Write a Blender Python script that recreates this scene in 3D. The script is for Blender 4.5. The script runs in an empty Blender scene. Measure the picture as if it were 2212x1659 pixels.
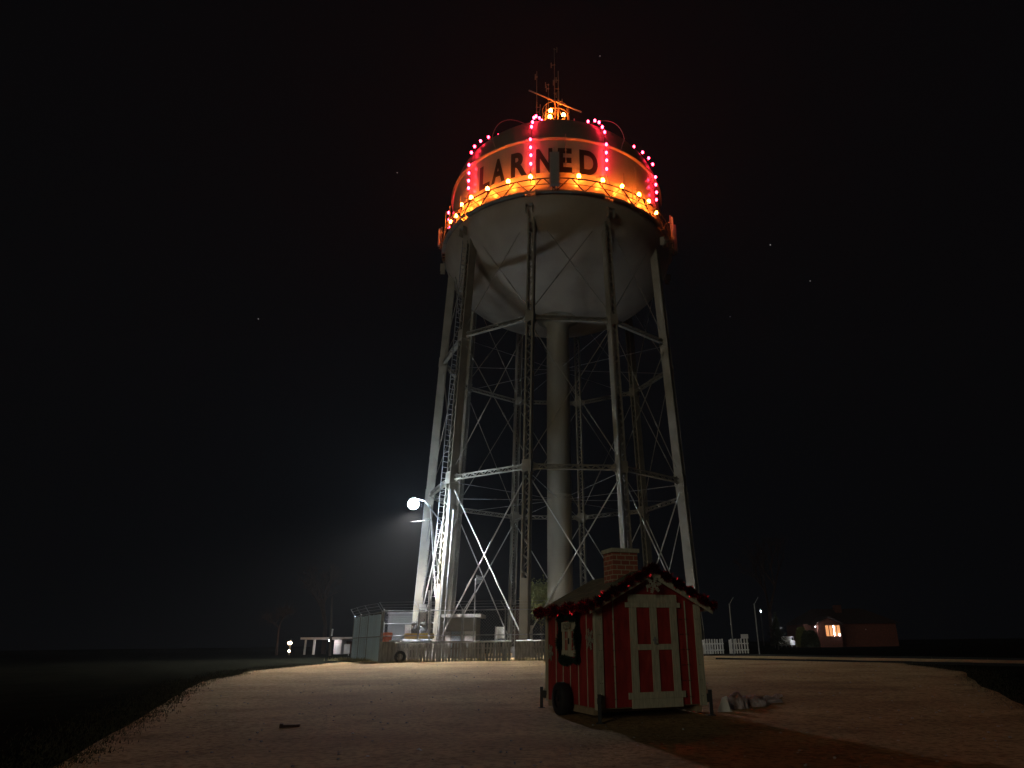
import bpy, bmesh, math, random
from mathutils import Vector, Matrix
random.seed(7)
sc = bpy.context.scene
C = sc.collection
PI = math.pi
rad = math.radians

# ------------------------------------------------------------------ camera
F, PITCH, ROLL, H = 675.546, rad(20.983), rad(0.684), 1.6
cam_d = bpy.data.cameras.new('camera')
cam = bpy.data.objects.new('camera', cam_d)
C.objects.link(cam)
sc.camera = cam
cam_d.sensor_width = 36.0
cam_d.lens = F / 1024 * 36.0
cam_d.shift_x = -(563 - 512) / 1024
cam_d.clip_end = 3000
cam.location = (0, 0, H)
cam.rotation_euler = (Matrix.Rotation(PI / 2 + PITCH, 3, 'X') @ Matrix.Rotation(-ROLL, 3, 'Z')).to_euler()

def ray(px, py):                       # survey helper: direction of a point seen at 2212-wide photo coordinates
    px *= 1024 / 2212; py *= 1024 / 2212
    X = px - 563; Y = 384 - py
    c, s = math.cos(-ROLL), math.sin(-ROLL)
    a = (X * c - Y * s) / F; b = (X * s + Y * c) / F
    return Vector((a, math.cos(PITCH) - b * math.sin(PITCH), math.sin(PITCH) + b * math.cos(PITCH)))
def at(px, py, Y):
    d = ray(px, py); t = Y / d.y
    return Vector((0, 0, H)) + d * t
def smooth(a, b, x):
    t = max(0, min(1, (x - a) / (b - a))); return t * t * (3 - 2 * t)
def gz(x, y):
    z = 0.0236 * (min(max(y, -40), 42) - 8.4)
    return z
def gnd(px, py):
    d = ray(px, py); t = 1.0
    lo, hi = 1.0, 400.0
    for _ in range(60):
        m = (lo + hi) / 2; p = Vector((0, 0, H)) + d * m
        if p.z > gz(p.x, p.y): lo = m
        else: hi = m
    p = Vector((0, 0, H)) + d * lo
    return Vector((p.x, p.y, gz(p.x, p.y)))

# ------------------------------------------------------------------ materials
def nodes(name):
    m = bpy.data.materials.new(name); m.use_nodes = True
    nt = m.node_tree; b = nt.nodes['Principled BSDF']
    return m, nt, b
def N(nt, t, **kw):
    n = nt.nodes.new(t)
    for k, v in kw.items():
        setattr(n, k, v)
    return n
def mat(name, col, rough=0.6, metal=0.0, var=0.15, scale=3.0, col2=None, bump=0.0, bscale=20.0, stretch=None, spec=0.5, detail=8, lo=0.35, hi=0.65):
    m, nt, b = nodes(name)
    tc = N(nt, 'ShaderNodeTexCoord'); mp = N(nt, 'ShaderNodeMapping')
    nt.links.new(tc.outputs['Object'], mp.inputs[0])
    if stretch: mp.inputs['Scale'].default_value = stretch
    n = N(nt, 'ShaderNodeTexNoise'); n.inputs['Scale'].default_value = scale; n.inputs['Detail'].default_value = detail
    nt.links.new(mp.outputs[0], n.inputs['Vector'])
    r = N(nt, 'ShaderNodeValToRGB'); r.color_ramp.elements[0].position = lo; r.color_ramp.elements[1].position = hi
    c2 = col2 or tuple(c * (1 - var) for c in col)
    r.color_ramp.elements[0].color = (*c2, 1); r.color_ramp.elements[1].color = (*col, 1)
    nt.links.new(n.outputs['Fac'], r.inputs[0]); nt.links.new(r.outputs[0], b.inputs['Base Color'])
    b.inputs['Roughness'].default_value = rough; b.inputs['Metallic'].default_value = metal
    b.inputs['Specular IOR Level'].default_value = spec
    if bump:
        n2 = N(nt, 'ShaderNodeTexNoise'); n2.inputs['Scale'].default_value = bscale; n2.inputs['Detail'].default_value = 6
        nt.links.new(mp.outputs[0], n2.inputs['Vector'])
        bp = N(nt, 'ShaderNodeBump'); bp.inputs['Strength'].default_value = bump; bp.inputs['Distance'].default_value = 0.02
        nt.links.new(n2.outputs['Fac'], bp.inputs['Height']); nt.links.new(bp.outputs[0], b.inputs['Normal'])
    return m
def glow(name, col, s):
    m, nt, b = nodes(name)
    b.inputs['Base Color'].default_value = (*[c * .5 for c in col], 1)
    b.inputs['Emission Color'].default_value = (*col, 1); b.inputs['Emission Strength'].default_value = s
    return m
M = {}
M['riser'] = mat('riser_paint', (.23, .215, .165), .7, var=.25, scale=.6, stretch=(1, 1, .3), bump=.1)
M['steel'] = mat('steel_paint', (.27, .25, .20), .55, var=.3, scale=.7, bump=.15)
M['tank'] = mat('tank_paint', (.40, .38, .33), .24, var=.16, scale=.6, bump=.03, bscale=.8, stretch=(1, 1, .35))
M['bowl'] = mat('bowl_paint', (.50, .48, .42), .5, var=.2, scale=.35, bump=.03, bscale=.8)
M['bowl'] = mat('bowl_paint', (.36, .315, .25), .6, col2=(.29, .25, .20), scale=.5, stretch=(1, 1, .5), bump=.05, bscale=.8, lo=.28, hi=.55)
M['roofpaint'] = mat('roof_paint', (.17, .15, .13), .5, var=.2, scale=.5)
M['letter'] = mat('lettering_paint', (.012, .011, .01), .45, var=.2, scale=2)
M['galv'] = mat('galvanised_steel', (.32, .33, .34), .5, .3, var=.2, scale=4)
M['darksteel'] = mat('dark_steel', (.10, .10, .10), .5, .3, var=.3, scale=4)
M['panel'] = mat('antenna_shell', (.30, .30, .30), .5, var=.1)
M['concrete'] = mat('concrete', (.36, .35, .33), .9, var=.3, scale=2.5, bump=.3)
M['blockwall'] = mat('block_wall', (.24, .235, .22), .9, var=.2, scale=2, bump=.3)
M['whitepaint'] = mat('white_paint', (.62, .61, .6), .6, var=.12, scale=2)
M['slat'] = mat('privacy_slats', (.55, .60, .64), .5, var=.25, scale=1.2, stretch=(3, 3, .4))
_nt = M['slat'].node_tree; _b = _nt.nodes['Principled BSDF']; _t = _nt.nodes.new('ShaderNodeBsdfTranslucent'); _t.inputs[0].default_value = (.78, .93, 1, 1); _mx = _nt.nodes.new('ShaderNodeMixShader'); _mx.inputs[0].default_value = .65; _nt.links.new(_b.outputs[0], _mx.inputs[1]); _nt.links.new(_t.outputs[0], _mx.inputs[2]); _nt.links.new(_mx.outputs[0], _nt.nodes['Material Output'].inputs[0])
M['picket'] = mat('weathered_picket', (.50, .48, .45), .8, var=.45, scale=2.5, stretch=(4, 4, .8), bump=.2)
M['picketwhite'] = mat('white_picket', (.75, .74, .70), .7, var=.2, scale=4)
M['yellow'] = mat('yellow_paint', (.62, .42, .05), .45, var=.2)
M['orange'] = mat('orange_plastic', (.85, .16, .04), .5, var=.1)
M['rubber'] = mat('tyre_rubber', (.012, .012, .013), .75, var=.3, scale=8, bump=.3)
M['black'] = mat('black_iron', (.02, .02, .02), .55, var=.3)
M['roof_shingle'] = None
M['trimw'] = mat('weathered_trim', (.57, .55, .42), .75, var=.3, scale=5, stretch=(5, 5, .7), bump=.3, bscale=30)
M['beam'] = mat('pine_beam', (.36, .27, .17), .8, var=.3, scale=5)
M['tinsel'] = mat('red_tinsel', (.72, .025, .045), .10, .95, var=.7, scale=6)
M['greentinsel'] = mat('green_garland', (.015, .04, .02), .5, .1, var=.6, scale=8)
M['flake'] = mat('snowflake_board', (.38, .36, .29), .6, var=.3, scale=20)
M['leaf'] = mat('leaf', (.26, .27, .09), .7, var=.45, scale=1.5)
M['leafdark'] = mat('leaf_dark', (.05, .06, .03), .8, var=.4, scale=1.5)
M['twig'] = mat('bare_twig', (.05, .025, .018), .9, var=.3, scale=3)
M['bark'] = mat('bark', (.05, .035, .025), .9, var=.4, scale=5, bump=.4)
M['wire'] = mat('wire', (.30, .30, .30), .45, .5)
M['darkwire'] = mat('cable', (.03, .03, .03), .6)
M['redbulb_dim'] = glow('red_bulb_dim', (1, .018, .05), 60)
M['redbulb'] = glow('red_bulb', (1, .016, .045), 85)
M['orangebulb'] = glow('orange_bulb', (1, .15, .013), 260)
M['flood'] = glow('flood_lens', (.70, .85, 1.0), 620)
M['warmwindow'] = glow('lit_window', (1, .42, .16), .9)
M['porchbulb'] = glow('porch_bulb', (1, .66, .38), 60)
M['coolbulb'] = glow('cool_bulb', (.8, .9, 1), 40)
M['plastic'] = mat('pale_plastic', (.60, .53, .57), .55, col2=(.26, .16, .13), scale=5, bump=.8, bscale=14)
M['rod_lit'] = mat('rod_lit_tone', (.66, .66, .64), .45, .1, var=.15)  # pale tone puts flood light into the colour of the lowest brace rods
M['railshade'] = mat('rail_shade', (.045, .035, .03), .7)  # near-black tone stands in for the rail's shade against the glowing wall
M['darkwall'] = mat('grey_sheet', (.10, .105, .11), .8, var=.2, scale=1, stretch=(6, 1, 1))
M['brickhouse'] = mat('house_brick', (.14, .04, .022), .85, var=.4, scale=6)
M['darkroof'] = mat('dark_roof', (.04, .02, .018), .9, var=.3, scale=3)
M['carwhite'] = mat('car_paint', (.8, .8, .82), .25, var=.03)
M['glass'] = mat('dark_glass', (.02, .02, .025), .08, var=.1)
M['kerb'] = mat('dark_timber', (.008, .008, .007), .9, var=.3)
M['rust'] = mat('brown_brick', (.07, .035, .025), .9, var=.4, scale=9)
M['litter'] = mat('white_paper', (.8, .8, .78), .7, var=.1)
M['plankgrey'] = mat('house_siding', (.55, .50, .50), .7, var=.12)
M['stone'] = mat('pale_stone', (.6, .57, .5), .9, var=.2)

# red boards
m, nt, b = nodes('red_boards')
tc = N(nt, 'ShaderNodeTexCoord'); mp = N(nt, 'ShaderNodeMapping'); mp.inputs['Scale'].default_value = (3, 3, .8)
nt.links.new(tc.outputs['Object'], mp.inputs[0])
n = N(nt, 'ShaderNodeTexNoise'); n.inputs['Scale'].default_value = 3; n.inputs['Detail'].default_value = 9
nt.links.new(mp.outputs[0], n.inputs['Vector'])
r = N(nt, 'ShaderNodeValToRGB'); e = r.color_ramp.elements
e[0].position = .3; e[0].color = (.22, .014, .012, 1); e[1].position = .62; e[1].color = (.37, .026, .022, 1)
e2 = r.color_ramp.elements.new(.8); e2.color = (.42, .06, .04, 1)
nt.links.new(n.outputs['Fac'], r.inputs[0]); nt.links.new(r.outputs[0], b.inputs['Base Color']); b.inputs['Roughness'].default_value = .7
w = N(nt, 'ShaderNodeTexNoise'); w.inputs['Scale'].default_value = 40; nt.links.new(mp.outputs[0], w.inputs['Vector'])
bp = N(nt, 'ShaderNodeBump'); bp.inputs['Strength'].default_value = .25; bp.inputs['Distance'].default_value = .01
nt.links.new(w.outputs['Fac'], bp.inputs['Height']); nt.links.new(bp.outputs[0], b.inputs['Normal'])
M['redboard'] = m
# bricks for the chimney: walls carry UVs in metres
def brickmat(name, c1, c2, mortar, bw, bh, ms):
    m, nt, b = nodes(name)
    uv = N(nt, 'ShaderNodeUVMap'); br = N(nt, 'ShaderNodeTexBrick')
    nz = N(nt, 'ShaderNodeTexNoise'); nz.inputs['Scale'].default_value = 9; nz.inputs['Detail'].default_value = 4
    nt.links.new(uv.outputs[0], nz.inputs['Vector'])
    mx = N(nt, 'ShaderNodeMix', data_type='VECTOR'); mx.inputs['Factor'].default_value = .012
    nt.links.new(uv.outputs[0], mx.inputs[4]); nt.links.new(nz.outputs['Color'], mx.inputs[5])
    nt.links.new(mx.outputs[1], br.inputs['Vector'])
    br.inputs['Scale'].default_value = 1; br.inputs['Brick Width'].default_value = bw; br.inputs['Row Height'].default_value = bh
    br.inputs['Mortar Size'].default_value = ms; br.inputs['Mortar Smooth'].default_value = .3
    br.inputs['Color1'].default_value = (*c1, 1); br.inputs['Color2'].default_value = (*c2, 1); br.inputs['Mortar'].default_value = (*mortar, 1)
    nt.links.new(br.outputs['Color'], b.inputs['Base Color']); b.inputs['Roughness'].default_value = .85
    bp = N(nt, 'ShaderNodeBump'); bp.inputs['Strength'].default_value = .4; bp.inputs['Distance'].default_value = .01; bp.invert = True
    nt.links.new(br.outputs['Fac'], bp.inputs['Height']); nt.links.new(bp.outputs[0], b.inputs['Normal'])
    return m
M['brick'] = brickmat('chimney_brick', (.42, .13, .08), (.30, .085, .06), (.50, .42, .30), .21, .105, .011)
M['roof_shingle'] = brickmat('shingle', (.17, .17, .11), (.12, .122, .085), (.05, .05, .035), .25, .12, .006)
M['roof_shingle'].node_tree.nodes['Principled BSDF'].inputs['Specular IOR Level'].default_value = 0
M['roof_shingle'].node_tree.nodes['Principled BSDF'].inputs['Roughness'].default_value = 1

# dirt
m, nt, b = nodes('packed_sand')
geo = N(nt, 'ShaderNodeNewGeometry')
def noise(scale, stretch=(1, 1, 1), detail=8, rot=0):
    mp = N(nt, 'ShaderNodeMapping'); mp.inputs['Scale'].default_value = stretch; mp.inputs['Rotation'].default_value = (0, 0, rot)
    nt.links.new(geo.outputs['Position'], mp.inputs[0])
    n = N(nt, 'ShaderNodeTexNoise'); n.inputs['Scale'].default_value = scale; n.inputs['Detail'].default_value = detail
    nt.links.new(mp.outputs[0], n.inputs['Vector']); return n
n1 = noise(.22, (1, 1.6, 1)); n2 = noise(.9, (1, 1.2, 1), rot=.5); n3 = noise(9, detail=10)
r1 = N(nt, 'ShaderNodeValToRGB'); e = r1.color_ramp.elements
e[0].position = .32; e[0].color = (.35, .225, .105, 1); e[1].position = .68; e[1].color = (.56, .40, .20, 1)
nt.links.new(n1.outputs['Fac'], r1.inputs[0])
r2 = N(nt, 'ShaderNodeValToRGB'); e = r2.color_ramp.elements
e[0].position = .28; e[0].color = (.70, .68, .66, 1); e[1].position = .50; e[1].color = (1, 1, 1, 1)
nt.links.new(n2.outputs['Fac'], r2.inputs[0])
r3 = N(nt, 'ShaderNodeValToRGB'); e = r3.color_ramp.elements
e[0].position = .36; e[0].color = (.58, .56, .54, 1); e[1].position = .56; e[1].color = (1.0, 1.0, 1.0, 1)
nt.links.new(n3.outputs['Fac'], r3.inputs[0])
x1 = N(nt, 'ShaderNodeMix', data_type='RGBA', blend_type='MULTIPLY'); x1.inputs[0].default_value = 1
x2 = N(nt, 'ShaderNodeMix', data_type='RGBA', blend_type='MULTIPLY'); x2.inputs[0].default_value = 1
nt.links.new(r1.outputs[0], x1.inputs[6]); nt.links.new(r2.outputs[0], x1.inputs[7])
nt.links.new(x1.outputs[2], x2.inputs[6]); nt.links.new(r3.outputs[0], x2.inputs[7])
nt.links.new(x2.outputs[2], b.inputs['Base Color']); b.inputs['Roughness'].default_value = .95; b.inputs['Specular IOR Level'].default_value = .1
nb = noise(14, detail=10)
bp = N(nt, 'ShaderNodeBump'); bp.inputs['Strength'].default_value = .6; bp.inputs['Distance'].default_value = .04
nt.links.new(nb.outputs['Fac'], bp.inputs['Height']); nt.links.new(bp.outputs[0], b.inputs['Normal'])
M['sand'] = m
M['grass'] = mat('dark_turf', (.012, .012, .008), 1, var=.5, scale=.8, bump=.4, bscale=10, spec=0)
M['asphalt'] = mat('asphalt', (.05, .05, .05), .9, var=.3, scale=1.2, bump=.2)

# ------------------------------------------------------------------ mesh builder
def root_of(o):
    while o.parent: o = o.parent
    return o
class MB:
    def __init__(s): s.v = []; s.f = []; s.uv = None; s.sm = False
    def add(s, vs, fs):
        k = len(s.v); s.v += [Vector(v) for v in vs]; s.f += [[i + k for i in f] for f in fs]
    def hexa(s, c):                       # 8 corners: bottom ring 4, top ring 4
        s.add(c, [(3, 2, 1, 0), (4, 5, 6, 7), (0, 1, 5, 4), (1, 2, 6, 5), (2, 3, 7, 6), (3, 0, 4, 7)])
    def box(s, c, ax, ay, az):            # centre and three half vectors
        c = Vector(c); ax = Vector(ax); ay = Vector(ay); az = Vector(az)
        s.hexa([c - ax - ay - az, c + ax - ay - az, c + ax + ay - az, c - ax + ay - az, c - ax - ay + az, c + ax - ay + az, c + ax + ay + az, c - ax + ay + az])
    def abox(s, x0, x1, y0, y1, z0, z1):
        s.box(((x0 + x1) / 2, (y0 + y1) / 2, (z0 + z1) / 2), ((x1 - x0) / 2, 0, 0), (0, (y1 - y0) / 2, 0), (0, 0, (z1 - z0) / 2))
    def bar(s, p, q, w, h, up=(0, 0, 1)):
        p = Vector(p); q = Vector(q); d = (q - p).normalized(); up = Vector(up)
        a = d.cross(up)
        if a.length < 1e-4: a = d.cross(Vector((1, 0, 0)))
        a.normalize(); b = a.cross(d).normalized()
        s.box((p + q) / 2, a * w / 2, d * (q - p).length / 2, b * h / 2)
    def tube(s, p, q, r, n=8, r2=None):
        p = Vector(p); q = Vector(q); d = (q - p).normalized(); r2 = r if r2 is None else r2
        a = d.cross(Vector((0, 0, 1)))
        if a.length < 1e-3: a = Vector((1, 0, 0))
        a.normalize(); b = d.cross(a)
        vs = []
        for (c, rr) in ((p, r), (q, r2)):
            for i in range(n):
                t = 2 * PI * i / n; vs.append(c + (a * math.cos(t) + b * math.sin(t)) * rr)
        s.add(vs, [(i, (i + 1) % n, n + (i + 1) % n, n + i) for i in range(n)] + [tuple(range(n))[::-1], tuple(range(n, 2 * n))])
    def path(s, pts, r, n=6):
        for a, b in zip(pts, pts[1:]): s.tube(a, b, r, n)
    def lathe(s, prof, c=(0, 0, 0), n=64, a0=0, a1=2 * PI, axis=None):
        full = abs(a1 - a0 - 2 * PI) < 1e-6; k = n if full else n + 1; c = Vector(c); vs = []
        for (r, z) in prof:
            for i in range(k):
                t = a0 + (a1 - a0) * i / n
                vs.append(c + Vector((r * math.sin(t), -r * math.cos(t), z)))
        fs = []
        for j in range(len(prof) - 1):
            for i in range(n):
                i2 = (i + 1) % k
                fs.append((j * k + i, j * k + i2, (j + 1) * k + i2, (j + 1) * k + i))
        s.add(vs, fs)
    def ball(s, c, rx, ry=None, rz=None, n=12, m=8):
        ry = ry or rx; rz = rz or rx; c = Vector(c)
        prof = [(math.sin(PI * j / m), -math.cos(PI * j / m)) for j in range(1, m)]
        vs = [c + Vector((0, 0, -rz))]
        for (a, z) in prof:
            for i in range(n): vs.append(c + Vector((a * rx * math.cos(2 * PI * i / n), a * ry * math.sin(2 * PI * i / n), z * rz)))
        vs.append(c + Vector((0, 0, rz))); L = len(vs) - 1; fs = [(0, 1 + (i + 1) % n, 1 + i) for i in range(n)]
        for j in range(m - 2):
            for i in range(n): fs.append((1 + j * n + i, 1 + j * n + (i + 1) % n, 1 + (j + 1) * n + (i + 1) % n, 1 + (j + 1) * n + i))
        fs += [(L, L - n + i, L - n + (i + 1) % n) for i in range(n)]
        s.add(vs, fs)
    def build(s, name, m, parent=None, smooth=False, loc=None):
        me = bpy.data.meshes.new(name)
        vs = s.v
        if parent is not None:
            inv = root_of(parent).matrix_basis.inverted(); vs = [inv @ v for v in vs]
        if loc is not None:
            loc = Vector(loc); l2 = loc
            if parent is not None: l2 = inv @ loc
            vs = [v - l2 for v in vs]
        me.from_pydata([tuple(v) for v in vs], [], s.f); me.update()
        me.materials.append(m)
        if smooth:
            for p in me.polygons: p.use_smooth = True
        o = bpy.data.objects.new(name, me); C.objects.link(o)
        if parent is not None: o.parent = parent
        if loc is not None: o.location = l2
        return o
def empty(name, loc, rz=0, label=None, cat=None, group=None):
    o = bpy.data.objects.new(name, None); C.objects.link(o); o.location = loc; o.rotation_euler = (0, 0, rz); o.empty_display_size = .3
    o.matrix_basis = Matrix.Translation(loc) @ Matrix.Rotation(rz, 4, 'Z')
    tag(o, label, cat, group); return o
def tag(o, label=None, cat=None, group=None, kind=None):
    if label: o['label'] = label
    if cat: o['category'] = cat
    if group: o['group'] = group
    if kind: o['kind'] = kind
    return o
def planar_uv(o, su=1, sv=1):             # box-projected UVs in metres
    me = o.data; uv = me.uv_layers.new(name='UVMap')
    for p in me.polygons:
        n = p.normal
        up = Vector((0, 0, 1))
        a = up.cross(n)
        if a.length < .05: a = Vector((1, 0, 0))
        a.normalize(); bb = n.cross(a)
        for li in p.loop_indices:
            v = me.vertices[me.loops[li].vertex_index].co
            uv.data[li].uv = (v.dot(a) * su, v.dot(bb) * sv)

# ------------------------------------------------------------------ ground
def sheet(name, x0, x1, y0, y1, nx, ny, m, dz=0, warp=None, kind='structure', jit=0):
    b = MB(); vs = []
    for j in range(ny + 1):
        for i in range(nx + 1):
            u = i / nx; v = j / ny
            if warp: x, y = warp(u, v)
            else: x = x0 + (x1 - x0) * u; y = y0 + (y1 - y0) * v
            z = gz(x, y) + dz
            if jit: z += jit * (math.sin(x * 1.3 + 1.7 * math.sin(y * .9)) * math.cos(y * 1.1 + x * .37) + .6 * math.sin(x * 3.1 + y * 2.3) * math.sin(y * 2.7 - x * 1.9))
            vs.append((x, y, z))
    b.add(vs, [(j * (nx + 1) + i, j * (nx + 1) + i + 1, (j + 1) * (nx + 1) + i + 1, (j + 1) * (nx + 1) + i) for j in range(ny) for i in range(nx)])
    return tag(b.build(name, m, smooth=True), kind=kind)
def gw(u, v):
    s = (u - .5) * 2; x = 600 * s * abs(s)
    y = -40 + 82 * min(1, v / .4) if v < .4 else 42 + 900 * ((v - .4) / .6) ** 2
    return x, y
sheet('ground', 0, 0, 0, 0, 120, 120, M['grass'], -.02, gw)

# the sand lot: rows between a left and a right edge
L = [gnd(531, 1450), gnd(600, 1444), gnd(680, 1436), gnd(740, 1431), gnd(775, 1429)]
def left_edge(y):
    wob = .12 * math.sin(y * .5) + .05 * math.sin(y * 1.7 + 1)
    if y < L[0].y:                     # runs toward the camera, bending in
        t = L[0].y - y
        x = L[0].x + t * .50
        return min(x, -1.5 - .38 * max(y, 0)) - 1.6 * (1 - smooth(26, 33, y)) + wob * .3
    for a, b in zip(L, L[1:]):
        if a.y <= y <= b.y: return a.x + (b.x - a.x) * (y - a.y) / (b.y - a.y) + wob * .3
    return L[-1].x
def right_edge(y):
    w = .12 * math.sin(y * .5) + .05 * math.sin(y * 1.7)
    if y < 33: return 1.1 + 1.8 * (1 - smooth(26, 33, y)) + .43 * max(y, -5) + w
    if y < 38.3: return 15.3 + (8.0 - 15.3) * (y - 33) / 5.3 + w
    return 8.0 + w
def lot(u, v):
    y = -6 + 72 * v
    return left_edge(y) + (right_edge(y) - left_edge(y)) * u, y
sheet('sand_lot', 0, 0, 0, 0, 110, 260, M['sand'], .012, lot, jit=.008)
def strip(u, v):
    x = 8.1 + 20 * u; y = 38.6 - .73 * (x - 8) + 5.0 * v
    return x, y
sheet('gravel_path', 0, 0, 0, 0, 40, 6, M['sand'], .01, strip)


def timber(p, q, label):
    b = MB(); n = 10
    for i in range(n):
        a = p.lerp(q, i / n); c = p.lerp(q, (i + .99) / n)
        for v in (a, c): v.z = gz(v.x, v.y) + .03 + random.uniform(-.008, .008)
        b.bar(a, c, .20, .12)
    tag(b.build('edging_timber', M['kerb']), label, 'edging timber', 'edging timbers right of the lot')
timber(Vector((7.9, 38.4, 0)), Vector((27.0, 24.4, 0)), 'long low black timber edging where the sand lot ends on the right')
timber(Vector((8.6, 43.6, 0)), Vector((28.0, 29.4, 0)), 'farther low black timber edging between pale strip and dark grass')

# ------------------------------------------------------------------ water tower
CX, CY, Z0 = -.418, 56.0, .78
PH = -11.369
R0, R1 = 11.161, 9.776                      # leg circle at z=0 and at z=34
Z1, Z2, ZB, ZR, RT = 13.03, 24.71, 35.6, 41.46, 10.03
def legR(z): return R0 + (R1 - R0) * z / 34
def pol(phi, r, z):
    t = rad(phi); return Vector((CX + r * math.sin(t), CY - r * math.cos(t), z))
def legp(i, z): return pol(PH + 36 * i, legR(z), z)
tower = empty('water_tower', (CX, CY, Z0), 0, 'tall pale steel water tower on ten laced legs with black lettering round its tank', 'water tower')
ZT = 36.2
for i in range(10):
    a = legp(i, Z0 + .55); b_ = legp(i, ZT)
    t = rad(PH + 36 * i); ro = Vector((math.sin(t), -math.cos(t), 0)); tg = Vector((math.cos(t), math.sin(t), 0))
    W, D = .27, .32                          # half widths, tangential and radial
    mb = MB()
    for s in (-1, 1):                        # two channels
        mb.bar(a + tg * s * W, b_ + tg * s * W, .022, 2 * D, ro)
        for s2 in (-1, 1):
            mb.bar(a + tg * s * (W - .055) + ro * s2 * D, b_ + tg * s * (W - .055) + ro * s2 * D, .11, .022, ro)
    for zz in (Z1, Z2):                      # splice plates
        c = legp(i, zz); d = (b_ - a).normalized()
        mb.box(c, tg * (W + .05), ro * (D + .05), d * .42)
    c = legp(i, Z0 + .55); mb.box(c + Vector((0, 0, .02)), tg * .5, ro * .5, Vector((0, 0, .03)))
    c1 = legp(i, Z0 + .55 + (4.2 if i != 7 else 2)); mb.bar(c + ro * (D + .012), c1 + ro * (D + .012), .5, .018, ro)
    c = legp(i, ZT); mb.box(c + ro * .05 - Vector((0, 0, .35)), tg * (W + .16), ro * (D + .1), Vector((0, 0, .05)))
    for s in (-1, 1): mb.add([c + tg * s * (W + .02) + ro * (D + .05) - Vector((0, 0, 1.5)), c + tg * s * (W + .02) - ro * .9 - Vector((0, 0, 1.5)), c + tg * s * (W + .02) - ro * .9 + Vector((0, 0, .2)), c + tg * s * (W + .02) + ro * (D + .05) - Vector((0, 0, .2))], [(0, 1, 2, 3)])
    g_ = pol(PH + 36 * i, 10.72, 34.55); mb.box(g_, tg * .30, ro * .16, Vector((0, 0, .04))); mb.box(g_ + tg * .28 - Vector((0, 0, .35)), tg * .015, ro * .2, Vector((0, 0, .4))); mb.box(g_ - tg * .28 - Vector((0, 0, .35)), tg * .015, ro * .2, Vector((0, 0, .4)))
    leg = mb.build('leg', M['steel'], tower)
    lc = MB(); n = 66; 
    for k in range(n):
        for s2 in (1,):
            p = a.lerp(b_, (k + .02) / n) + tg * W * (-1) ** k * .95 + ro * s2 * (D + .012)
            q = a.lerp(b_, (k + .98) / n) - tg * W * (-1) ** k * .95 + ro * s2 * (D + .012)
            lc.bar(p, q, .065, .014, ro)
    lc.build('lacing', M['steel'], leg)
    lc = MB()
    for k in range(n): lc.bar(a.lerp(b_, (k + .02) / n) + tg * W * (-1) ** k * .95 - ro * (D + .012), a.lerp(b_, (k + .98) / n) - tg * W * (-1) ** k * .95 - ro * (D + .012), .065, .014, ro)
    lc.build('lacing', M['steel'], leg)
    ft = MB(); g = pol(PH + 36 * i, legR(Z0), Z0)
    ft.add(*[(lambda c: (c, [(3, 2, 1, 0), (4, 5, 6, 7), (0, 1, 5, 4), (1, 2, 6, 5), (2, 3, 7, 6), (3, 0, 4, 7)]))([g + Vector((x * .95, y * .95, -.6)) for x, y in ((-1, -1), (1, -1), (1, 1), (-1, 1))] + [g + Vector((x * .6, y * .6, .55)) for x, y in ((-1, -1), (1, -1), (1, 1), (-1, 1))])][0])
    ft.build('footing', M['concrete'], tower)
    for zz in (Z1, Z2):                      # ring struts
        p = legp(i, zz); q = legp(i + 1, zz); d = (q - p).normalized(); p = p + d * .3; q = q - d * .3
        mb = MB(); out = Vector((d.y, -d.x, 0))
        for s in (-1, 1):
            for s2 in (-1, 1): mb.bar(p + Vector((0, 0, s * .15)) + out * s2 * .12, q + Vector((0, 0, s * .15)) + out * s2 * .12, .05, .045)
        n = 16
        for k in range(n):
            for s2 in (-1, 1):
                mb.bar(p.lerp(q, k / n) + Vector((0, 0, .14 * (-1) ** k)) + out * s2 * .125, p.lerp(q, (k + 1) / n) - Vector((0, 0, .14 * (-1) ** k)) + out * s2 * .125, .06, .015, out)
        for s2 in (-1, 1): mb.bar(p + Vector((0, 0, s2 * .172)), q + Vector((0, 0, s2 * .172)), .26, .012)
        for (e0, dr) in ((p, 1), (q, -1)):
            mb.add([e0 - d * dr * .25 + Vector((0, 0, .5)), e0 - d * dr * .25 - Vector((0, 0, .5)), e0 + d * dr * .45 - Vector((0, 0, .16)), e0 + d * dr * .45 + Vector((0, 0, .16))], [(0, 1, 2, 3)])
        mb.build('strut', M['steel'], tower)
        mb = MB(); mb.tube(legp(i, zz - .3), Vector((CX, CY, zz - .3)) + ro * .85, .022, 6)
        m_ = legp(i, zz - .3).lerp(Vector((CX, CY, zz - .3)), .5); mb.tube(m_ - ro * .12, m_ + ro * .12, .04, 6)
        mb.build('tie_rod', M['wire'], tower)
    lv = [Z0 + .9, Z1 - .5, Z1 + .5, Z2 - .5, Z2 + .5, 34.6]
    for k in range(3):
        for (u, v) in ((i, i + 1), (i + 1, i)):
            mb = MB(); p = legp(u, lv[2 * k]); q = legp(v, lv[2 * k + 1])
            p = p.lerp(q, .012); q = q.lerp(p, .012); off = ro * (.03 if u == i else -.03)
            mb.tube(p + off, q + off, .045 if k == 0 else .034, 6)
            d = (q - p).normalized(); 
            c = p.lerp(q, .34) + off; mb.tube(c - d * .2, c + d * .2, .06, 6)
            mb.build('brace_rod', M['rod_lit'] if k == 0 else M['steel'], tower)  # lowest tier coloured as if lit, upper tiers plain steel
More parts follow.
